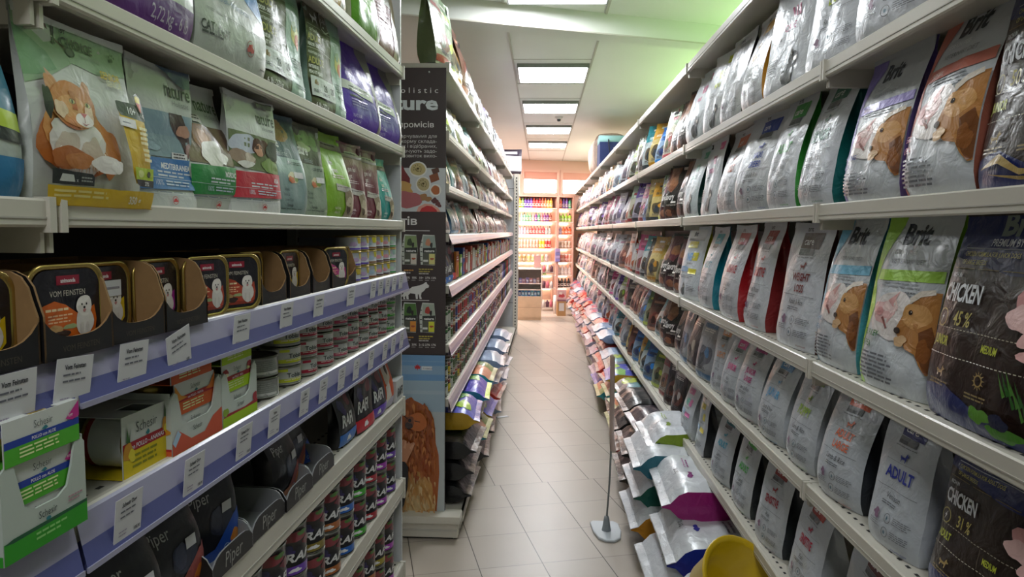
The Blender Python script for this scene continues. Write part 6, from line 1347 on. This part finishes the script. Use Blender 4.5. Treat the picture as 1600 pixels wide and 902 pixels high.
# things beyond the far end of the left rack
o = empty('shelf_rack', TR(-.90, 10.02, 0), 'grey rack panel with slotted post, end-on beyond the left rack', 'shelf rack')
gp = mat('#b8bcc0', .5)
mb = MB().box(-.45, .50, 0, .012, .05, 2.30, gp)
for z in (.45, .88, 1.30, 1.72, 2.1): mb.box(-.45, .50, -.002, 0, z, z + .006, dark)
mb.obj('back_panel', o)
mb = MB().box(.50, .57, -.03, .05, 0, 2.31, steel)
z = .08
while z < 2.25: mb.box(.527, .543, -.0315, -.03, z, z + .022, dark); z += .045
mb.obj('upright', o)
MB().box(-.45, .55, -.02, .35, .02, .10, steel).obj('base', o)
defbag('K1', 'black and white sack', .34, .36, .14, '#d8d8dc', '#2c2226', '#d8d8dc', [P([(0, 1), (1, 1), (1, .70), (0, .76)], '#2c2230'), R(.1, .8, .8, .9, '#e6e6ea'), LINES(.1, .6, .8, 4, .08, '#b9bcc4', 3), P([(0, .12), (1, .12), (1, 0), (0, 0)], '#3a2c34')], style=FOIL, far=True)
place(BAGS['K1'][1], 'food_sack', TR(-.47, 10.10, 2.312, .0), 'black and white sack standing on top of the slotted grey rack', 'pet food sack')
# ------------------------------------------------------------------ far end: lit racks with bottles, counter
CR = TR(0, 13.50, 0, A15)
shine = mat('#fff6ea', .5, emit='#ffe9cf', estr=4.5)
cream = mat('#f0ddd0', .5)
wood = mat('#c9a888', .55, vary=.08, bscale=6)
pk = mat('#d8a898', .5)
ZF = [1.945, 1.685, 1.437, 1.164, .90, .64, .39, .12]
def cosm(x0, x1, label, zs):
    o = empty('display_rack', CR @ Matrix.Translation(((x0 + x1) / 2, 0, 0)), label, 'display rack', 'lit display racks at the far wall')
    h = (x1 - x0) / 2
    MB().box(-h, h, .36, .38, 0, 2.18, cream).obj('back_panel', o)
    for z in zs:
        s = MB().box(-h, h, 0, .36, z - .02, z, cream).obj('shelf', o)
        MB().box(-h + .02, h - .02, .335, .358, z - .055, z - .025, shine).obj('shelf_glow', s)  # added glow strip, raised to wash the far shelves out bright
    for sg in (-1, 1): MB().box(sg * h - .012, sg * h + .012, -.004, .36, 0, 2.18, pk).obj('post', o)
    MB().box(-h, h, 0, .36, 2.16, 2.19, pk).obj('top_board', o)
    MB().box(-h, h, .0, .36, 0, .08, cream).obj('base', o)
cosm(-.56, .315, 'lit display rack with coloured bottles, left of the middle post', ZF)
cosm(.340, .645, 'lit display rack with green bottles, right of the middle post', ZF)
def bottle_mesh(c, cap, h=.19, r=.030, kind=0):
    mb = MB(); m = mat(c, .25, coat=.4)
    if kind == 0: mb.lathe([(0, 0), (r * .95, 0), (r, .006), (r, h * .62), (r * .8, h * .72), (r * .38, h * .8), (r * .38, h * .84)], m, 14)
    else: mb.lathe([(0, 0), (r, 0), (r, h * .84), (r * .8, h * .86)], m, 14)
    print_on(mb, [R(.15, .2, .85, .7, '#efe4da'), BLOB(.5, .5, .2, .15, c, 3)], [[Vector((r * math.cos(-PI + PI * i / 6), r * math.sin(-PI + PI * i / 6), .01 + j * h * .55)) for j in (0, 1)] for i in range(7)], 2, PAPER)
    cm = MB(); cm.lathe([(r * .42, h * .82), (r * .42, h * .95), (r * .2, h * .96), (r * .15, h), (0, h)] if kind == 0 else [(r * .9, h * .85), (r * .85, h), (0, h)], mat(cap, .3), 12)
    return [mb.mesh('bottle'), ('cap', cm.mesh('cap'))]
rows = [
 (0, -.48, ['#b06a2a', '#e0a020', '#6a9a5a', '#5a3a9a', '#5a3a9a', '#6a4ab0', '#d0342c', '#d8404a', '#c82a30', '#e06a4a', '#e07a4a', '#d8a04a', '#e8a83a'], .20, .030, 0, .057, 'orange violet and red'),
 (1, -.50, ['#8a5a44', '#c0b48a', '#8ac0b0', '#7ab8a0', '#6aa87a', '#6aa87a', '#e09a9a', '#7a4a9a', '#4a9a6a', '#d07a8a', '#8a4a8a', '#7a3a8a', '#a0503c'], .17, .028, 0, .058, 'green and purple'),
 (2, -.50, ['#c8a8b8', '#d0b0c0', '#c8a8c0', '#c8a0b0', '#e08a8a', '#e05a5a', '#e06464', '#e07a7a', '#e06a6a', '#d8525a', '#b8b0b0', '#c0b0a8'], .16, .031, 0, .062, 'pink and red topped'),
 (3, -.50, ['#d0b8a8', '#e8b49a', '#e8b49a', '#eab89c', '#e8b49a', '#e8b8a0', '#e8b49a', '#e8a890', '#f0dc3a', '#e8d23a', '#d83a34', '#d8302c'], .17, .031, 1, .062, 'peach and yellow'),
 (4, -.50, ['#a89a5a', '#b8a060', '#a08a50', '#c8c070', '#b8c470', '#d0b070', '#a8b870', '#b8a0a0'], .14, .036, 1, .09, 'olive'),
 (0, .40, ['#c8502c', '#6a4a9a', '#7a52a8', '#3aa87a', '#4ab88a', '#9a8a9a', '#7a6a8a'], .20, .028, 0, .062, 'violet and emerald'),
 (1, .38, ['#9acb3a', '#a0d040', '#9acb3a', '#a4d444', '#9acb3a', '#a0d040', '#a8d44a'], .16, .034, 0, .070, 'bright lime green'),
 (2, .40, ['#b8a0c0', '#e8702c', '#e05a2c', '#e8642c', '#e0703c', '#d8602c', '#e07a4a'], .15, .030, 0, .065, 'orange'),
 (3, .38, ['#c8a890', '#c8a890', '#c8a890', '#c0a088', '#c8a890', '#c0a088', '#c8a890'], .14, .034, 1, .070, 'beige'),
 (4, .40, ['#e0705a', '#e0907a', '#d86a5a', '#e0a08a', '#d84a44', '#d04038', '#c84a44'], .15, .032, 1, .068, 'coral'),
 (5, .38, ['#d8c4bc', '#d8c4bc', '#d8c4bc', '#d8c4bc', '#d8c4bc', '#d8c4bc'], .19, .036, 0, .075, 'white pump'),
 (6, .38, ['#3a2a24', '#2a2220', '#3a2a24', '#2a2220', '#3a2a24', '#2a2220'], .18, .032, 0, .070, 'dark')]
bc = {}
for r_, x0, cols_, h, rr, kd, st, nm in rows:
    for i, c in enumerate(cols_):
        if x0 > 0 and x0 + i * st > .61: break
        kk = (c, h, rr, kd)
        if kk not in bc: bc[kk] = bottle_mesh(c, '#e8ddd6' if kd else '#4a3a34' if i % 4 == 3 else c, h, rr, kd)
        place(bc[kk], 'bottle', CR @ TR(x0 + i * st, .07, ZF[r_] + .001), '%s row bottle, %s from the left on far %s rack' % (nm, ordn(i), 'left' if x0 < 0 else 'right'), 'bottle', 'bottles on the far lit racks')
# boxes low in the left rack
for r_, n, c in ((5, 5, '#8aa05a'), (6, 5, '#c07a8a')):
    for i in range(n):
        mb = MB().box(0, .10, 0, .12, 0, .12, PAPER(c)); panel(mb, (0, -.0005, 0), (.1, 0, 0), (0, 0, .12), [R(.1, .5, .9, .8, '#efe6da'), BLOB(.5, .3, .3, .15, '#6a4a3a', i)], PAPER)
        place([mb.mesh('carton_box')], 'carton_box', CR @ TR(-.50 + i * .13, .05, ZF[r_] + .001), '%s carton, %s from the left on the far left rack' % ('green' if r_ == 5 else 'pink', ordn(i)), 'box', 'cartons on the far left rack')
# hanging lilac leaflet pack on the middle post
mb = MB().box(-.05, .05, 0, .02, 0, .26, PAPER('#9a90b8'))
for i in range(4): mb.box(-.042, .042, -.012, 0, .01 + i * .062, .058 + i * .062, PAPER(['#8a80c0', '#b0a0cc', '#7a78b0', '#a890c0'][i]))
tag(mb.obj('leaflet_holder', M=CR @ TR(.325, -.04, .90)), 'lilac packets hanging on the post between the lit far racks', 'packets')
# counter with glass case
o = empty('shop_counter', TR(-.19, 11.55, 0, .03), 'light wood shop counter with glass display top at the aisle end', 'counter')
MB().box(-.205, .205, 0, .55, .04, .40, wood).obj('body', o)
mb = MB().box(-.20, .20, .01, .54, 0, .04, wood); mb.box(-.205, .205, -.002, 0, .215, .221, mat('#9a7f66', .6)); mb.obj('plinth', o)
gl = mat('#ffffff', .04, trans=1.)
mb = MB()
for z in (.40, .515, .62, .86): mb.box(-.205, .205, 0, .55, z - .008 if z > .45 else z, z + .004, cream)
mb.box(-.205, -.195, 0, .55, .40, .86, cream); mb.box(.195, .205, 0, .55, .40, .86, cream); mb.box(-.195, .195, .53, .55, .40, .86, cream); mb.obj('display_case', o)
MB().box(-.195, .195, .004, .008, .404, .855, gl).obj('glass_front', o)
MB().box(-.205, .205, .25, .27, .864, .98, gl).obj('glass_screen', o)
for i in range(7):
    tag(MB().box(0, .045, 0, .05, 0, .085, PAPER(['#2a5ab0', '#3a8ac0', '#4aa0cc', '#2a6ac0', '#5ab0c8', '#3a7ab8', '#2a90b0'][i])).box(.006, .039, -.001, 0, .02, .06, PAPER('#d8e4ec')).obj('small_box', M=TR(-.375 + i * .053, 11.60, .406)), 'blue box, %s from the left in the glass counter' % ordn(i), 'box', 'blue boxes in the counter')
for i in range(6):
    tag(MB().box(0, .05, 0, .04, 0, (.08, .065, .09)[i % 3], PAPER(['#8a7ac0', '#c87aa0', '#a08ac8', '#d88a90', '#b0a0d0', '#d8a8a0'][i])).box(.008, .042, -.001, 0, .02, .05, PAPER('#efe6ea')).obj('small_box', M=TR(-.37 + i * .06, 11.62, .626)), 'pastel box, %s from the left on the upper counter level' % ordn(i), 'box', 'pastel boxes in the counter')
o = empty('terminal', TR(-.06, 11.72, .866, .2), 'tall pinkish display panel standing on the shop counter', 'panel')
MB().box(-.06, .06, 0, .012, .02, .22, mat('#d8a8a0', .4)).obj('screen', o); MB().box(-.05, .05, -.03, .05, 0, .02, mat('#c8b8b0', .5)).obj('foot', o)
# wire stand behind the counter
o = empty('wire_stand', TR(.13, 13.05, 0, .1), 'narrow wire stand with small packets right of the counter', 'stand')
for z in (.06, .42, .72):
    t_ = MB().box(-.12, .12, -.12, .12, z, z + .012, mat('#b8a8a0', .4, .4)).obj('tray', o)
mb = MB()
for x in (-.115, .115):
    for y in (-.115, .115): mb.tube([(x, y, 0), (x, y, .86)], .006, mat('#b8a8a0', .4, .4))
mb.obj('frame', o)
for j, z in enumerate((.073, .433, .733)):
    for i in range(3):
        tag(MB().lathe([(0, 0), (.03, 0), (.03, .09), (.014, .11), (.014, .13), (0, .13)], mat(['#d8d0cc', '#5a3a4a', '#c86a7a'][(i + j) % 3], .4), 12).obj('jar', M=TR(.06 + i * .07, 12.99, z)), '%s small jar from the left, %s tray of the wire stand' % (ordn(i), ('lowest', 'middle', 'top')[j]), 'jar', 'jars on the wire stand')
# cartons and roll at the right
o = empty('cardboard_box', TR(.30, 12.20, 0, .05), 'brown cardboard box with white label at the far right pile', 'box')
MB().box(0, .15, 0, .2, 0, .26, mat('#b98a5a', .8)).obj('body', o); MB().box(.03, .12, -.002, 0, .09, .23, PAPER('#d8d2ce')).obj('printed_label', o)
tag(MB().lathe([(0, 0), (.03, 0), (.03, .34), (0, .34)], mat('#e8dcd6', .6), 14).obj('roll', M=TR(.262, 12.5, .001)), 'white upright roll standing beside the cardboard box', 'roll')
mb = MB().box(0, .16, 0, .18, 0, .20, PAPER('#cfa8a4'))
panel(mb, (0, -.0005, 0), (.16, 0, 0), (0, 0, .2), [BLOB(.5, .5, .3, .2, '#c0444a', 3), BLOB(.4, .7, .2, .1, '#e6d6cc', 5), R(0, 0, 1, .15, '#8a5a6a')], PAPER)
tag(mb.obj('gift_box', M=TR(.295, 12.21, .262)), 'pink and red printed box stacked on the brown cardboard box', 'box')
print('SCENE OK', len(bpy.data.objects), 'objects', len(bpy.data.materials), 'materials')
